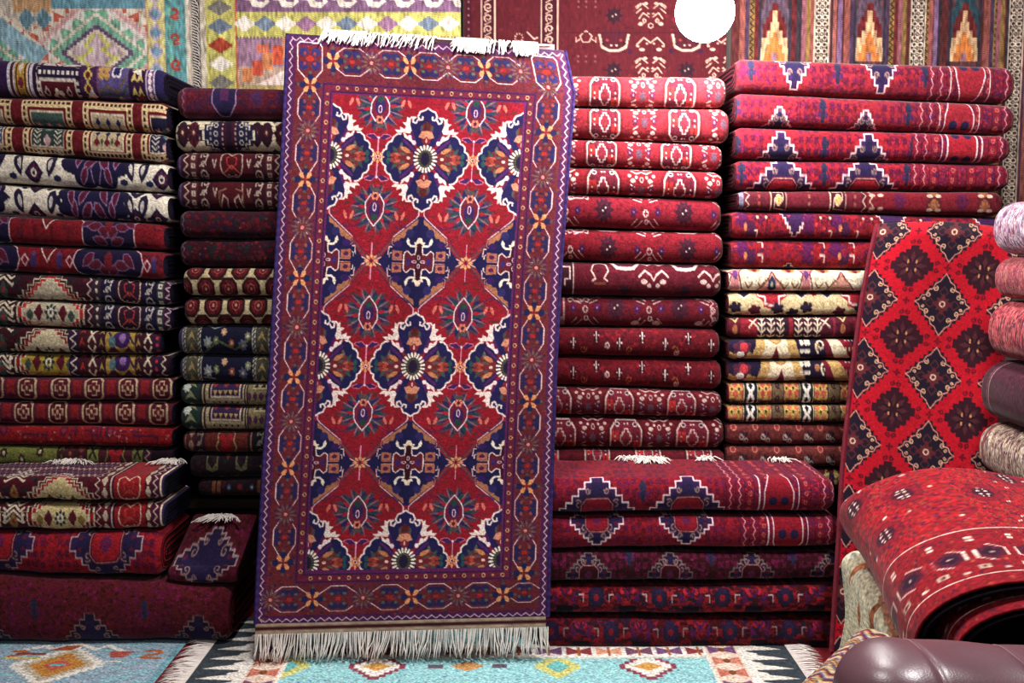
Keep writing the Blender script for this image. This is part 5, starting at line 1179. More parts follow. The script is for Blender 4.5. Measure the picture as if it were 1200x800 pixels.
def w4(c, xl, xr):
    c.a[:] = (110, 56, 54); st = [((96, 44, 46), 9), ((150, 84, 76), 7), ((84, 60, 90), 5), ((140, 116, 60), 6), ((108, 40, 44), 8), ((62, 52, 62), 6)]
    x, k = xl, 0
    while x < xr:
        col, w_ = st[k % 6]; c.at().B(x, -80, x + w_, 400, col)
        if k % 6 == 3: c.zig(x + 3, -80, x + 3, 400, 2, 130, 1.5, (84, 40, 40))
        x += w_; k += 1
    for X in (909, 1020, 1132, 1244):
        c.at().B(X - 19, -80, X + 19, 400, (104, 62, 66)); c.B(X - 19, -80, X - 15, 400, (60, 54, 70)); c.B(X + 15, -80, X + 19, 400, (60, 54, 70))
        for y0, s_ in ((72, 1), (-30, 1), (174, 1)):
            c.at(X, y0)
            for j, (hw, yy) in enumerate(((16, -62), (13, -72), (9, -82), (5, -92))): c.B(-hw, yy, hw, 0, (96, 78, 96) if X < 1100 else (50, 76, 92))
            for hw, yy in ((14, -44), (11, -52), (7, -60), (4, -68)): c.B(-hw, yy, hw, 0, (116, 40, 42))
            for hw, yy in ((16, -16), (15, -28), (9, -36), (5, -46), (3, -60)): c.B(-hw, yy, hw, 0, (206, 166, 124))
            for hw, yy in ((12, -10), (9, -20), (5, -28), (2.5, -34)): c.B(-hw, yy, hw, 0, (208, 122, 60))
            c.B(-3, -10, 3, 0, (150, 110, 130))
    for X in (964, 1077, 1192):
        c.at().B(X - 9, -80, X + 9, 400, (206, 190, 170)); c.B(X - 7.5, -80, X + 7.5, 400, (52, 34, 36))
        c.at([X - 3.5, X + 3.5], np.arange(-76, 400, 8)).stepd(0, 0, 2.6, 3, 2, (52, 34, 36), (214, 196, 176), 1.4); c.at(X, np.arange(-72, 400, 8)).D(0, 0, 1.2, 1.2, (214, 196, 176), 5)
        for d, col in ((-16, (140, 110, 60)), (-21, (150, 90, 100)), (15, (160, 92, 84)), (21, (132, 100, 140))): c.at().B(X + d - 2.5, -80, X + d + 2.5, 400, col)
hanging('wall_kilim', -150, 228, -70, 330, 4.69, w1, 'pastel kilim with salmon and mint stepped diamonds, hung on the wall at far left', 'kilim', fr=120, seed=1)
hanging('wall_kilim', 233, 540, -70, 330, 4.67, w2, 'pastel kilim with yellow-green border and white hooks, hung behind the hanging carpet', 'kilim', seed=2)
hanging('wall_carpet', 544, 852, -70, 330, 4.65, w3, 'dull maroon carpet with white scroll bands, hung on the wall behind the lamp', 'carpet', seed=3, mat=M_PILE)
hanging('wall_kilim', 858, 1290, -70, 330, 4.68, w4, 'striped brown kilim with orange stepped towers, hung above the right stack', 'kilim', seed=4)

# ------------------------------------------------------------------ bright red carpet leaning against the right stack
def leaning():
    c = Cv(176, 510, (204, 14, 38), 2.6, 0, 0); nv_, mr, cr = (40, 26, 50), (64, 22, 38), (226, 176, 140)
    c.mott([(196, 8, 30), (216, 14, 36)], 500, 2, 3)
    rows = [11 + 84 * k for k in range(7)]
    def big(xs, ys):
        c.at(xs, ys); c.stepd(0, 0, 32, 35, 7, nv_)
        c.at(xs, ys, mx=True, my=True); c.L([(32, 0), (27, 3), (25, 8), (20, 9), (18, 15), (13, 17), (11, 23), (6, 26), (3, 31), (0, 35)], 1.1, (230, 150, 130))
        c.curl(18, 9, 3, 1.2, cr, 1); c.curl(10, 17, 3, 1.2, cr, 2); c.curl(22, 4, 2, 1, cr, 0); c.L([(0, 8), (5, 14), (0, 20)], 1.5, (92, 44, 50)); c.L([(8, 0), (14, 5), (20, 0)], 1.5, (92, 44, 50))
        c.at(xs, ys); c.petals(0, 0, 0, 13, 4, 3.4, (112, 36, 50)); c.petals(0, 0, 0, 10, 4, 3, (104, 50, 50), .78); c.O(0, 0, 3, 3, 1.4, (236, 190, 170), 8)
    def small(xs, ys):
        c.at(xs, ys); c.stepd(0, 0, 25, 25, 5, mr); c.D(-20, 0, 5, 5, mr, 8); c.D(20, 0, 5, 5, mr, 8); c.D(0, -20, 5, 5, mr, 8); c.D(0, 20, 5, 5, mr, 8); c.D(13, 13, 4, 4, mr, 8); c.D(-13, 13, 4, 4, mr, 8); c.D(13, -13, 4, 4, mr, 8); c.D(-13, -13, 4, 4, mr, 8); c.petals(0, 0, 3, 18, 8, 3, (92, 40, 50)); c.petals(0, 0, 1, 14, 8, 1.6, (44, 18, 36), .39)
        for a, b in ((-1, -1), (1, 1), (-1, 1), (1, -1)): c.D(a * 5, b * 5, 1.2, 2.6, (206, 140, 90), 6)
        c.at(xs, ys, mx=True, my=True); c.curl(4, 29, 3, 1.6, (116, 10, 34), 2); c.curl(29, 4, 3, 1.6, (116, 10, 34), 0)
    big([9, 93, 177], rows); small([51, 135], [r + 42 for r in rows] + [-31])
    c.at([9, 93, 177], [r + 42 for r in rows]).petals(0, 0, 0, 5, 4, 1.6, (120, 10, 36)); c.at([51, 135], rows); c.petals(0, 0, 0, 5, 4, 1.6, (120, 10, 36)); c.D(0, 0, 1.5, 1.5, (120, 10, 36))
    c.at()
    nu, nvv = 200, 520
    U = np.linspace(0, 1, nu); V = np.linspace(0, 500, nvv)
    yv = [0, 11, 95, 179, 263, 347, 431, 500]; yl = [262, 272, 347, 429, 515, 603, 692, 766]
    P = np.zeros((nu, nvv, 3))
    for j, v in enumerate(V):
        y = np.interp(v, yv, yl); x0 = np.interp(y, [262, 300, 350, 430, 515, 560, 640, 766], [1028, 1019, 1010, 999, 990, 986, 982, 974])
        sl = np.interp(y, [262, 350, 520, 766], [8, 21, 27, 10]); t = (y - 262) / 500
        py = y + sl * U - 6 * np.sin(U * math.pi) * max(0, 1 - t * 4) ; px = x0 + 172 * U * (1 + .04 * t)
        Y = 3.93 - .43 * t - .012 * np.sin(U * 6 + t * 2) - .008 * np.sin(t * 11 + U * 3) + .06 * max(0, 1 - t / .03) ** 2
        for i in range(nu): P[i, j] = at(px[i], py[i], Y[i])
    P[:, :, 2] = np.maximum(P[:, :, 2], .012)
    C = c.sample(np.repeat((U * 172)[:, None], nvv, 1), np.repeat(V[None], nu, 0))
    C[:4] = (150, 20, 40); 
    root = empty('leaning_carpet', (1.25, 3.5, 0), 'bright scarlet carpet with dark diamond medallions, leaning against the right stack', 'carpet')
    g = grid('carpet_pile', P, yarn(C, .06), M_PILE, root); m = g.modifiers.new('thick', 'SOLIDIFY'); m.thickness = .011; m.offset = 1
    q = P[0, ::6]; G = np.stack([q + np.array([.008 * math.cos(k * math.pi / 3), .008 * math.sin(k * math.pi / 3) + .003, 0]) for k in range(6)], 0)
    grid('side_binding', G, yarn(np.zeros(G.shape) + np.array((126, 40, 56))), M_EDGE, root, True)
leaning()

# ------------------------------------------------------------------ folded rugs along the right wall, noses towards the room
def side_fold(zt, zb, X0, Yf, Yn, bg, cols, label, seed, W=.75, lines=()):
    rg = np.random.RandomState(seed); h = (zt - zb) / 2 - .003; zc = (zt + zb) / 2; b = h * 1.05
    nu, nf = 190, 70
    ph = np.linspace(math.pi / 2, -math.pi / 2, nf); fy = b * np.abs(np.cos(ph)) ** .9; fz = np.sign(np.sin(ph)) * np.abs(np.sin(ph)) ** .8
    xx = np.concatenate([np.linspace(W, b * 1.05, 24), b - fy, np.linspace(b * 1.05, W, 5)]); zz = np.concatenate([np.ones(24), fz, -np.ones(5)])
    u = np.linspace(0, 1, nu); e = 1 - .3 * np.clip(1 - u / .08, 0, 1) ** 2
    P = np.zeros((nu, len(xx), 3)); P[:, :, 1] = (Yf + (Yn - Yf) * u)[:, None]
    P[:, :, 0] = X0 + xx[None] + (b * (1 - e))[:, None] + .004 * np.sin(u * 7 + seed)[:, None]; P[:, :, 2] = zc + h * e[:, None] * zz[None] 
    L = np.concatenate([[0], np.cumsum(np.hypot(np.diff(xx), np.diff(zz) * h))]) * 1000
    c = Cv(600, L[-1], bg, .8); n = int(600 * L[-1] / 90)
    for k in range(n):
        x, y = rg.rand() * 600, rg.rand() * L[-1]; col = cols[rg.randint(len(cols))]; q = rg.randint(3); c.at(x, y)
        if q == 0: c.B(-3, -9, 3, 9, col)
        elif q == 1: c.L([(-4, -8), (4, 0), (-4, 8)], 2.4, col)
        else: c.B(-2, -14, 1.5, 12, col)
    c.at()
    for x, w_, col in lines: c.B(x, 0, x + w_, L[-1], col)
    C = c.sample(np.repeat((u * 600)[:, None], len(xx), 1), np.repeat(L[None], nu, 0))
    root = empty('folded_rug', (X0 + W / 2, (Yf + Yn) / 2, zb), label, 'rug', 'folded rugs stacked along the right wall')
    grid('rug_face', P, yarn(C, .1, rg), M_PILE, root)
    for i, sg in ((0, 1), (-1, -1)):
        R_ = [P[i] + np.array([0, 0, 0])]; cc = [np.zeros(P[i].shape) + 30]
        for k in range(1, 9):
            r = 1 - k / 8; q = P[i].copy(); q[:, 2] = zc + (q[:, 2] - zc) * r; q[:, 1] += sg * (.004 if k % 2 else -.005); q[:, 0] = np.minimum(X0 + W, q[:, 0] + (1 - r) * b); R_.append(q); cc.append(np.zeros(q.shape) + (np.array((60, 26, 44)) if k % 2 else 20))
        grid('side_cord', np.stack(R_, 0), yarn(np.stack(cc, 0)), M_EDGE, root)
zs = [at(1168, y, 3.6)[2] for y in (236, 299, 350, 419, 490, 552, 606, 660)]
for i, (bg, cols, lab, ln) in enumerate([
    ((176, 150, 176), [(214, 196, 206), (96, 70, 120), (150, 60, 84), (226, 214, 220)], 'pale mauve folded rug, topmost of those stacked along the right wall', ()),
    ((166, 72, 84), [(196, 96, 104), (130, 50, 74), (186, 120, 110)], 'dusky rose folded rug under the pale mauve one by the right wall', ()),
    ((196, 78, 84), [(84, 24, 50), (222, 110, 110), (110, 30, 60)], 'coral pink folded rug with small dark marks by the right wall', ()),
    ((84, 34, 54), [(70, 28, 50), (96, 40, 60), (76, 40, 50)], 'dark plum folded rug with one pale line by the right wall', ((96, 8, (170, 130, 130)), (84, 4, (140, 90, 100)))),
    ((196, 176, 156), [(226, 210, 186), (130, 60, 66), (160, 130, 110), (90, 60, 80)], 'cream speckled folded rug under the dark plum one', ((60, 16, (150, 70, 74)),)),
    ((184, 160, 140), [(214, 196, 170), (150, 50, 60), (90, 60, 110), (200, 130, 90)], 'cream and brick striped folded rug, just above the folded red carpet on the kilim', ((110, 22, (160, 90, 84)), (180, 14, (80, 70, 130)))),
    ((110, 30, 44), [(130, 40, 50)], 'dark red folded rug, lowest of those by the right wall, behind the folded carpet', ())]):
    side_fold(zs[i], zs[i + 1], (1.67, 1.68, 1.66, 1.645, 1.65, 1.655, 1.66)[i], 3.6, 3.04, bg, cols, lab, 30 + i, lines=ln)
t = empty('wooden_platform', (2.1, 3.3, 0), 'dark platform carrying the rugs along the right wall', 'platform', 'dark platforms under the stacks')
box('deck', (1.72, 3.05, zs[7] - .05), (2.45, 3.46, zs[7] - .002), M_PLINTH, t); box('side_panel', (1.75, 3.08, 0), (1.79, 3.44, zs[7] - .052), M_PLINTH, t); box('side_panel', (2.38, 3.08, 0), (2.42, 3.44, zs[7] - .052), M_PLINTH, t)

# ------------------------------------------------------------------ thick red carpet folded on the draped kilim (right foreground)
def fold_carpet():
    root = empty('folded_carpet', (1.4, 2.65, .5), 'thick folded red carpet with dark open end, lying on the beige kilim', 'carpet')
    nu, L = 230, []
    u = np.linspace(0, 1, nu)                            # back (0) -> front (1)
    Yb, Yn = 3.0, 2.30
    def sheet(nose, zc, hh, W, pat_on, name, th, y0, y1, par, bb=.25, hf=.14):
        ph = np.linspace(math.pi / 2, -math.pi / 2, 90)
        b = bb
        fy = b * np.abs(np.cos(ph)) ** .9; fz = np.sign(np.sin(ph)) * np.abs(np.sin(ph)) ** .85
        xx = np.concatenate([np.linspace(W, b, 170, endpoint=False), b - fy, np.linspace(b, W, 8)[1:]]); zz = np.concatenate([np.ones(170), fz, -np.ones(7)])
        top = np.concatenate([np.ones(170), np.clip((np.sin(ph) + 1) / 2, 0, 1), np.zeros(7)])
        P = np.zeros((nu, len(xx), 3)); yy = y0 + (y1 - y0) * u
        P[:, :, 1] = yy[:, None]
        nx = nose[0] + (nose[1] - nose[0]) * u + .012 * np.sin(u * 5)
        P[:, :, 0] = nx[:, None] + xx[None]
        hh_ = hh + (hf - hh) * u
        zc_ = zc[0] + (zc[1] - zc[0]) * u
        e = 1 - .25 * np.clip(1 - u / .06, 0, 1) ** 2
        hump = .04 * np.exp(-((xx - .3) / .22) ** 2)[None] * (1 - .5 * u)[:, None] * top[None]
        P[:, :, 2] = zc_[:, None] + (hh_ * e)[:, None] * zz[None] + hump - .05 * np.clip(xx - .4, 0, 1)[None] * top[None]
        Ls = np.concatenate([[0], np.cumsum(np.hypot(np.diff(xx), np.diff(zz) * hh))]) * 400      # units 2.5 mm, 0 at right edge
        if pat_on:
            ln = (y0 - y1) * 400
            c = Cv(ln, Ls[-1], (178, 20, 34), 2.2); w_ = (240, 204, 190)
            nl = Ls[170 + 45]
            c.mott([(140, 18, 44), (100, 22, 60), (196, 34, 44), (156, 60, 44)], int(ln * Ls[-1] / 14), 2.0, 4)
            for (v, X) in ((nl - 150, 84), (nl - 20, 30), (nl - 70, 60), (nl - 200, 30), (nl - 30, 120), (nl - 240, 120)):
                c.at(X, v); c.lobed(0, 0, 24, 22, 8, .2, (150, 18, 40), (110, 24, 50), 1.6); c.D(0, 0, 13, 12, (84, 20, 46)); c.petals(0, 0, 2, 11, 8, 2, (60, 20, 50)); 
                for a in (-1, 1):
                    for b_ in (-1, 1): c.D(a * 4, b_ * 4, 2, 2, w_, 6); c.D(a * 9, b_ * 3, 1.4, 1.4, w_, 6)
            rg = np.random.RandomState(5)
            for k in range(70): c.at(rg.rand() * ln * .62, rg.rand() * Ls[-1]); c.B(-2, -1.4, 2, -.2, w_); c.B(-1, 1, 3, 2.2, w_)
            # cross bands at the open end, running round the nose
            c.at(); c.B(ln * .60, 0, ln, Ls[-1], (156, 20, 36)); c.mott([(120, 20, 50), (176, 60, 44), (104, 24, 60), (190, 40, 44)], 0, 1, 1)
            for k in range(900): c.at(ln * (.61 + .39 * rg.rand()), rg.rand() * Ls[-1]).B(-2.4, -1, 2.4, 1, ((120, 20, 50), (178, 70, 50), (96, 26, 60), (190, 40, 44))[rg.randint(4)])
            c.at(); c.L([(ln * .61, 0), (ln * .61, Ls[-1])], 1.6, w_); c.L([(ln * .93, 0), (ln * .93, Ls[-1])], 1.6, w_); c.L([(ln * .64, 0), (ln * .64, Ls[-1])], 1, (100, 20, 40))
            for v in np.arange(10, Ls[-1], 40):
                c.at(ln * .79, v); c.P([(-14, 0), (-7, -13), (7, -13), (14, 0), (7, 13), (-7, 13)], (96, 24, 54)); c.L([(-16, 0), (-8, -15), (8, -15)], 1.4, w_); c.L([(16, 0), (8, 15), (-8, 15)], 1.4, w_); c.stepd(0, 0, 8, 8, 3, (54, 22, 54)); c.D(0, 0, 2, 2, (196, 150, 140))
                c.at(ln * .68, v + 12); c.B(-5, -3, -1, 3, w_); c.B(1, -3, 5, 3, w_); c.at(ln * .88, v + 14); c.B(-4, -5, 4, 5, (200, 170, 150)); c.B(-2, -2, 2, 2, (130, 24, 40)); c.at(ln * .9, v - 6).D(0, 0, 2, 4, w_, 6)
            c.at()
            C = c.sample(np.repeat((u * ln)[:, None], len(xx), 1), np.repeat(Ls[None], nu, 0))
        else: C = np.zeros(P.shape) + np.array((24, 16, 26))
        g = grid(name, P, yarn(C, .1), M_PILE if pat_on else M_EDGE, par)
        m = g.modifiers.new('thick', 'SOLIDIFY'); m.thickness = th; m.offset = -1 if pat_on else 0
        return g, P
    g, P = sheet((.985, .95), (.690, .560), .112, .85, True, 'carpet_pile', .006, Yb, Yn, root)
    _, P2 = sheet((.998, .963), (.690, .560), .100, .83, False, 'carpet_backing', .010, Yb - .01, Yn - .004, root, .25, .128)
    g3, _ = sheet((1.09, 1.03), (.680, .552), .074, .70, True, 'inner_fold', .006, Yb - .02, Yn - .035, root, .2, .106)
    _, _ = sheet((1.105, 1.045), (.680, .552), .064, .68, False, 'inner_backing', .006, Yb - .03, Yn - .038, root, .19, .096)
    return root
fold_carpet()

# beige kilim draped over the heap under it
def draped():
    root = empty('draped_kilim', (1.4, 2.7, 0), 'beige kilim with faded orange and green marks, draped under the folded red carpet', 'kilim')
    nu, nv = 170, 220; u = np.linspace(0, 1, nu); v = np.linspace(0, 1, nv)
    c = Cv(170, 220, (214, 206, 176), 2); c.mott([(222, 214, 186), (200, 192, 162), (180, 190, 180)], 500, 3, 3, .5)
    for (x, y, w_, h_, col) in ((20, 66, 8, 26, (176, 106, 70)), (40, 92, 7, 20, (176, 106, 70)), (64, 80, 7, 34, (170, 98, 64)), (12, 128, 16, 12, (96, 160, 160)), (86, 110, 8, 30, (130, 150, 110)), (50, 140, 12, 24, (140, 150, 110)), (104, 90, 9, 40, (180, 110, 70)), (70, 170, 20, 16, (200, 180, 90)), (120, 140, 10, 30, (110, 150, 160)), (140, 100, 9, 40, (176, 110, 76)), (24, 180, 14, 20, (150, 110, 70))):
        c.at(x, y).stepd(0, 0, w_ * .5, h_ * .55, 5, col)
    c.at(); c.L([(60, 66), (160, 76)], 9, (180, 124, 94))
    P = np.zeros((nu, nv, 3))
    for j in range(nv):
        t = v[j]
        # path: top from x=1.6 to nose x=1.05, then down to the floor
        if t < .3: x, z = 1.65 - (1.65 - 1.06) * t / .3, .560
        elif t < .36: a = (t - .3) / .06 * math.pi / 2; x, z = 1.06 - .05 * math.sin(a), .510 + .05 * math.cos(a)
        else: x, z = 1.01 - .03 * (t - .36), .510 - (t - .36) / .64 * .5
        y = 3.06 - .72 * u
        P[:, j, 1] = y + (.0 if t < .36 else .03 * math.sin(9 * t))
        P[:, j, 0] = x + (.014 * np.sin(u * 15 + t * 3) + .01 * np.sin(u * 34)) * max(0, min(1, (t - .34) * 5)) ; P[:, j, 2] = z - .17 * u * (1 if t < .36 else max(0, 1 - (t - .36) / .5))
    C = c.sample(np.repeat((u * 170)[:, None], nv, 1), np.repeat((v * 220)[None], nu, 0))
    g = grid('kilim_cloth', P, yarn(C, .12), M_FLAT, root); m = g.modifiers.new('thick', 'SOLIDIFY'); m.thickness = .005; m.offset = 0
draped()
t = tag(box('bench', (1.06, 2.62, 0), (1.75, 3.03, .41), M_PLINTH), 'low dark bench hidden under the beige draped kilim', 'bench')

# rolled striped kilim between the heap and the sofa
def roll():
    root = empty('rolled_kilim', (.8, 2.4, 0), 'rolled kilim with purple, mustard and white chevrons, standing between the sofa and the heap', 'kilim')
    a, b = at(1044, 762, 2.42), at(925, 876, 2.22); b[2] = max(b[2], .03)
    n, m_ = 260, 90; d = (b - a); d /= np.linalg.norm(d); s_ = np.cross(d, (0, 1, 0)); s_ /= np.linalg.norm(s_); w_ = np.cross(d, s_)
    c = Cv(360, 200, (150, 110, 110), 2)
    cols = [(186, 150, 80), (96, 50, 104), (206, 190, 180), (150, 44, 60), (120, 110, 130), (196, 176, 110)]
    for k, x in enumerate(np.arange(-30, 400, 4.2)): c.at(); c.zig(x, 0, x, 200, 7, 22, 3.4, cols[(k * 7 // 3) % 6])
    c.mott(cols, 900, 2.6, 3)
    P = np.zeros((m_, n, 3)); th = np.linspace(0, 2 * math.pi, m_, endpoint=False); ln = np.linalg.norm(b - a)
    for j in range(n):
        t = j / (n - 1); r = .082 * (1 - (1 - min(1, t / .10)) ** 2) ** .5 if t < .1 else .082
        r = max(r, .004); q = a + (b - a) * t
        P[:, j] = q + r * (np.cos(th)[:, None] * s_ + np.sin(th)[:, None] * w_)
    P[:, :, 2] = np.maximum(P[:, :, 2], .012)
    C = c.sample(np.repeat((np.linspace(0, 1, n) * 355)[None], m_, 0), np.repeat((th / 6.2832 * 198)[:, None], n, 1))
    grid('rolled_cloth', P, yarn(C, .1), M_FLAT, root, True)
roll()

# ------------------------------------------------------------------ kilims on the floor
def floor_kilim(name, x0, x1, y0, y1, pat, label, fr_l=False, fr_r=False, seed=0):
    k = 300.; c = Cv((x1 - x0) * k, (y1 - y0) * k, (120, 150, 160), 1.4); pat(c, (x1 - x0) * k, (y1 - y0) * k)
    nu, nv = int((x1 - x0) / .0034), int((y1 - y0) / .0036)
    u = np.linspace(0, 1, nu); v = np.linspace(0, 1, nv)
    P = np.zeros((nu, nv, 3)); P[:, :, 0] = (x0 + (x1 - x0) * u)[:, None]; P[:, :, 1] = (y1 - (y1 - y0) * v)[None]
    P[:, :, 2] = .008 + .0015 * np.sin(P[:, :, 0] * 9 + seed) * np.sin(P[:, :, 1] * 11)
    C = c.sample(np.repeat((u * (x1 - x0) * k)[:, None], nv, 1), np.repeat((v * (y1 - y0) * k)[None], nu, 0))
    root = empty(name, ((x0 + x1) / 2, (y0 + y1) / 2, 0), label, 'kilim')
    g = grid('woven_field', P, yarn(C, .13, np.random.RandomState(seed)), M_FLAT, root); m = g.modifiers.new('thick', 'SOLIDIFY'); m.thickness = .005; m.offset = 1
    rg = random.Random(seed)
    for on, X, sg in ((fr_l, x0, -1), (fr_r, x1, 1)):
        if not on: continue
        pa = []
        for i in range(300):
            y = y0 + (y1 - y0) * i / 300; l = rg.uniform(.07, .105); s_ = rg.uniform(-.03, .015)
            pa.append([(X - sg * .006, y, .010), (X + sg * l * .35, y + s_ * .2, .014), (X + sg * l * .7, y + s_ * .7, .011 + rg.random() * .006), (X + sg * l, y + s_, .007)])
        strands('fringe', pa, .0021, M_FRINGE, root)
def kj2(c, W, H):
    tq, cr, dk, sal, pu, yl = (150, 210, 218), (238, 232, 222), (66, 76, 88), (230, 160, 130), (126, 84, 130), (206, 206, 120)
    c.a[:] = tq; c.mott([(110, 150, 196), (160, 220, 214), (140, 200, 214), (170, 200, 224)], 2600, 2.2, 4, .5)
    T = 102 # back edge of the visible strip sits about here
    for X in np.arange(96, W - 90, 96):
        for Yc in np.arange(T + 42, H, 80):
            c.at(X, Yc); k = int(X / 96) % 3
            if k == 1: c.stepd(0, 0, 24, 30, 5, yl); c.stepd(0, 0, 12, 14, 4, (110, 190, 190))
            elif k == 2: c.stepd(0, 0, 30, 34, 5, (150, 70, 90)); c.stepd(0, 0, 24, 26, 5, cr); c.stepd(0, 0, 14, 10, 4, (214, 160, 80))
            else: c.stepd(0, 0, 16, 12, 4, (206, 150, 90)); c.at([X - 34, X + 34], Yc).B(-8, -5, 8, 5, (110, 90, 110))
    # long border at the back
    c.at().B(0, T - 18, W, T + 22, cr); c.B(0, T + 18, W, T + 22, (190, 200, 190))
    for k, X in enumerate(np.arange(112, W - 100, 33)):
        col = (pu, (150, 60, 70), sal, (130, 84, 110))[k % 4]; c.at(X, T + 2); c.P([(-14, -12), (0, -3), (14, -12), (14, 10), (0, 4), (-14, 10)], col); c.B(-1.5, -12, 1.5, 12, (170, 96, 50))
    for X0, sg in ((0, 1), (W, -1)):
        f = lambda x: X0 + sg * x
        c.at().B(min(f(0), f(48)), 0, max(f(0), f(48)), H, dk)
        for y in np.arange(6, H, 26): c.at(X0, y, mx=(sg < 0)); c.T = [(sg, 0, 0, 1, X0, y)]; c.P([(50, -6), (38, -1), (38, 4), (22, 8), (8, 14), (50, 18)], (236, 228, 216))
        c.at().B(min(f(48), f(58)), 0, max(f(48), f(58)), H, cr); c.B(min(f(58), f(92)), 0, max(f(58), f(92)), H, (236, 206, 188))
        for k, y in enumerate(np.arange(10, H, 30)): c.T = [(sg, 0, 0, 1, X0, y)]; c.P([(60, -11), (75, -3), (90, -11), (90, 11), (75, 3), (60, 11)], (pu, (216, 136, 112), (204, 120, 100))[k % 3]); c.D(75, 0, 4, 6, (130, 80, 50))
        c.at().B(min(f(92), f(96)), 0, max(f(92), f(96)), H, cr)
    c.at()
def kj1(c, W, H):
    bl, cr, orr, bg = (150, 180, 204), (238, 232, 220), (206, 110, 80), (196, 184, 160)
    c.a[:] = bl; c.mott([(140, 168, 196), (166, 176, 204), (140, 200, 214)], 2500, 2.2, 4, 4)
    for X in (W - 118, W - 270, W - 420):
        for Yc in (140, 262):
            c.at(X, Yc); c.stepd(0, 0, 50, 50, 8, cr); c.stepd(0, 0, 38, 40, 6, bg); c.stepd(0, 0, 28, 30, 5, (204, 140, 60)); c.stepd(0, 0, 14, 14, 4, (206, 100, 84)); c.at(X, Yc).B(-8, -3, 8, 3, (110, 180, 180))
            c.at(X, Yc - 54).L([(-60, 16), (-34, 2), (-24, 12), (0, -4), (24, 12), (34, 2), (56, 18)], 6, cr)
    c.at([W - 62, W - 210], 112); c.P([(-14, -8), (14, -8), (10, 3), (6, 10), (-6, 10), (-10, 3)], (196, 92, 76)); c.L([(-8, 20), (8, 20)], 3, cr)
    c.at([W - 26, W - 174], 112); c.L([(-8, -8), (2, -10), (8, -4), (2, 2), (-6, 4), (-8, 10), (10, 12)], 5.5, (190, 104, 60))
    c.at([W - 130, W - 280], 96).P([(-18, 6), (0, -8), (18, -8), (10, 4)], (180, 88, 54)); c.at([W - 160], 110).B(-16, -3, 16, 3, (150, 70, 60)); c.at(W - 165, 122).B(-20, -3, 20, 3, (206, 190, 110))
    c.at().B(W - 8, 0, W, H, (120, 170, 190))
floor_kilim('floor_kilim', -2.9, -1.222, 2.4, 3.98, kj1, 'grey blue kilim with white-edged diamonds, on the floor at the left', seed=1)
floor_kilim('floor_kilim', -1.118, 1.02, 2.4, 3.98, kj2, 'turquoise kilim with black and white toothed ends, on the floor before the hanging carpet', True, True, seed=2)

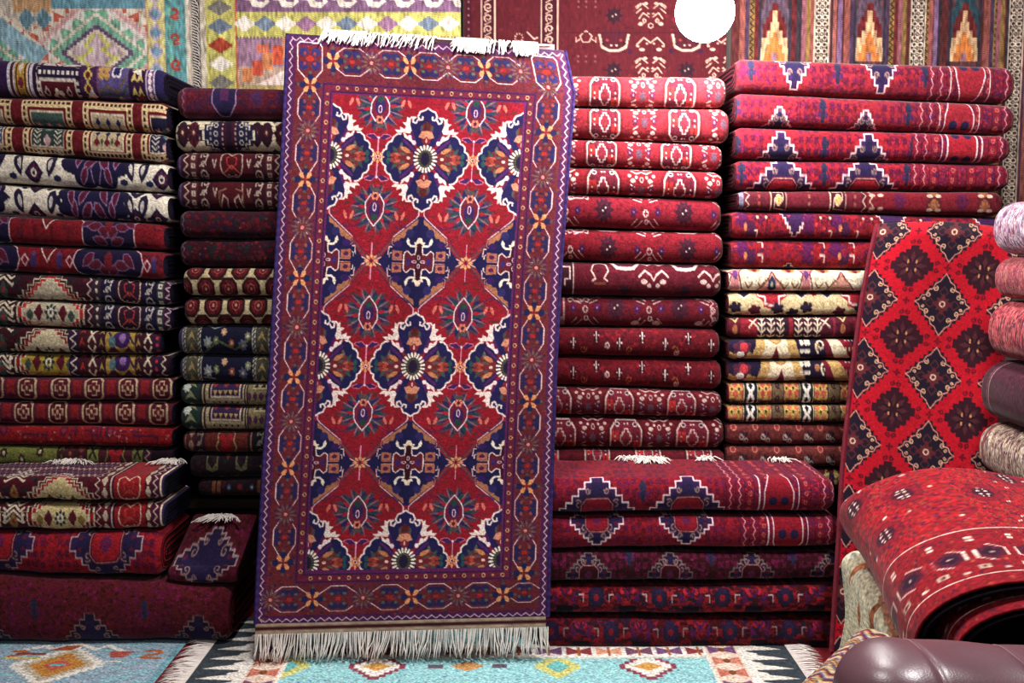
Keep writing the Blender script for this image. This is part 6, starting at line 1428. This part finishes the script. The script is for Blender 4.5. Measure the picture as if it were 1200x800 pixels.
# ------------------------------------------------------------------ leather sofa, its arm in the lower right corner
def sofa():
    m = plain('brown_leather', (104, 74, 82), .34, .1, 9, .2, .55)
    nt = m.node_tree; v = nt.nodes.new('ShaderNodeTexVoronoi'); v.inputs['Scale'].default_value = 260
    tc = [n for n in nt.nodes if n.type == 'TEX_COORD'][0]; nt.links.new(tc.outputs['Object'], v.inputs['Vector'])
    b2 = nt.nodes.new('ShaderNodeBump'); b2.inputs['Strength'].default_value = .15; b2.inputs['Distance'].default_value = .001
    nt.links.new(v.outputs[0], b2.inputs['Height']); b = nt.nodes['Principled BSDF']
    old = b.inputs['Normal'].links[0].from_socket; nt.links.new(old, b2.inputs['Normal']); nt.links.new(b2.outputs[0], b.inputs['Normal'])
    st = plain('leather_seam', (128, 96, 98), .6, .1, 20)
    root = empty('leather_sofa', (1.1, 1.75, 0), 'dark brown leather sofa with stitched seams, only its rounded arm in view', 'sofa')
    Y0 = 1.9; xa = at(966, 760, Y0)[0]; xb = 1.75; zt0 = at(1010, 731, Y0)[2]; zt1 = at(1200, 746, Y0)[2]
    nu, nf = 160, 72; X = xa + (xb - xa) * np.linspace(0, 1, nu) ** 1.6
    def sect(x, off=0):
        d = min(1, (x - xa) / .12); e = math.sqrt(max(0, 1 - (1 - d) ** 2)); e = .25 + .75 * e if d > 0 else .25
        zt = zt0 + (zt1 - zt0) * (x - xa) / (at(1200, 746, Y0)[0] - xa)
        hz, hy = .19, .15; cz = zt - hz; th = np.linspace(0, 2 * math.pi, nf, endpoint=False)
        pu = 0
        for sx in seams: pu += -.004 * math.exp(-((x - sx) / .006) ** 2) + .0008 * math.exp(-((x - sx) / .05) ** 2)
        cy, sy = np.cos(th), np.sin(th)
        k = (e + off) + pu
        return np.stack([np.full(nf, x), Y0 - .1 + hy * k * np.sign(cy) * np.abs(cy) ** .7, cz + (hz * (.35 + .65 * e) + off * .15 + pu) * np.sign(sy) * np.abs(sy) ** .6], 1)
    seams = (at(1056, 737, Y0)[0], at(1160, 748, Y0)[0])
    P = np.stack([sect(x) for x in X], 1)
    P[:, :, 2] += .004 * np.sin(P[:, :, 0] * 40 + P[:, :, 1] * 30) * np.clip((P[:, :, 0] - xa) * 12, 0, 1) * .4
    P = np.concatenate([P[:, :1] * 0 + P[:, :1].mean(0), P], 1)
    grid('arm', P, None, m, root, True)
    for sx in seams:
        q = sect(sx); c0 = q.mean(0); q = c0 + (q - c0) * 1.001 ; pa = np.vstack([q, q[:1]])
        strands('seam', [pa], .0022, st, root)
    base = box('base', (xa + .06, 1.68, .06), (xb, 1.9, .42), m, root)
    bv = base.modifiers.new('bevel', 'BEVEL'); bv.width = .03; bv.segments = 4
    seat = box('seat', (xa + .1, 1.0, .10), (xb, 1.66, .42), m, root); bv = seat.modifiers.new('bevel', 'BEVEL'); bv.width = .06; bv.segments = 5
    for x in (xa + .14, xb - .1):
        for y in (1.1, 1.8): box('foot', (x, y, 0), (x + .05, y + .05, .10 if y < 1.5 else .06), M_PLINTH, root)
sofa()

# ------------------------------------------------------------------ bare bulb hanging before the back wall
def lamp():
    c0 = at(826, 14, 3.75); R0 = .105
    root = empty('pendant_lamp', tuple(c0), 'glaring white bulb hanging in front of the maroon wall carpet', 'lamp')
    th = np.linspace(0, 2 * math.pi, 32, endpoint=False); prof = [(.002, -R0)] + [(R0 * math.sin(a), -R0 * math.cos(a)) for a in np.linspace(.12, 2.5, 20)] + [(.036, R0 * 1.0), (.034, R0 * 1.2)]
    P = np.stack([np.stack([c0[0] + r * np.cos(th), c0[1] + r * np.sin(th), np.full(32, c0[2] + z)], 1) for r, z in prof], 1)
    em = bpy.data.materials.new('lit_bulb'); em.use_nodes = True; nt = em.node_tree; b = nt.nodes['Principled BSDF']
    b.inputs['Emission Color'].default_value = (1, .97, .95, 1); b.inputs['Emission Strength'].default_value = BULB; b.inputs['Base Color'].default_value = (.9, .9, .9, 1)
    grid('bulb', P, None, em, root, True)
    prof = [(.001, R0 * 1.2), (.04, R0 * 1.2), (.042, R0 * 1.9), (.02, R0 * 2.2), (.006, R0 * 2.3), (.005, 3.25 - c0[2])]
    P = np.stack([np.stack([c0[0] + r * np.cos(th), c0[1] + r * np.sin(th), np.full(32, c0[2] + z)], 1) for r, z in prof], 1)
    grid('socket_and_cord', P, None, plain('black_plastic', (20, 20, 20), .5, .1), root, True)
BULB = 170.0
lamp()
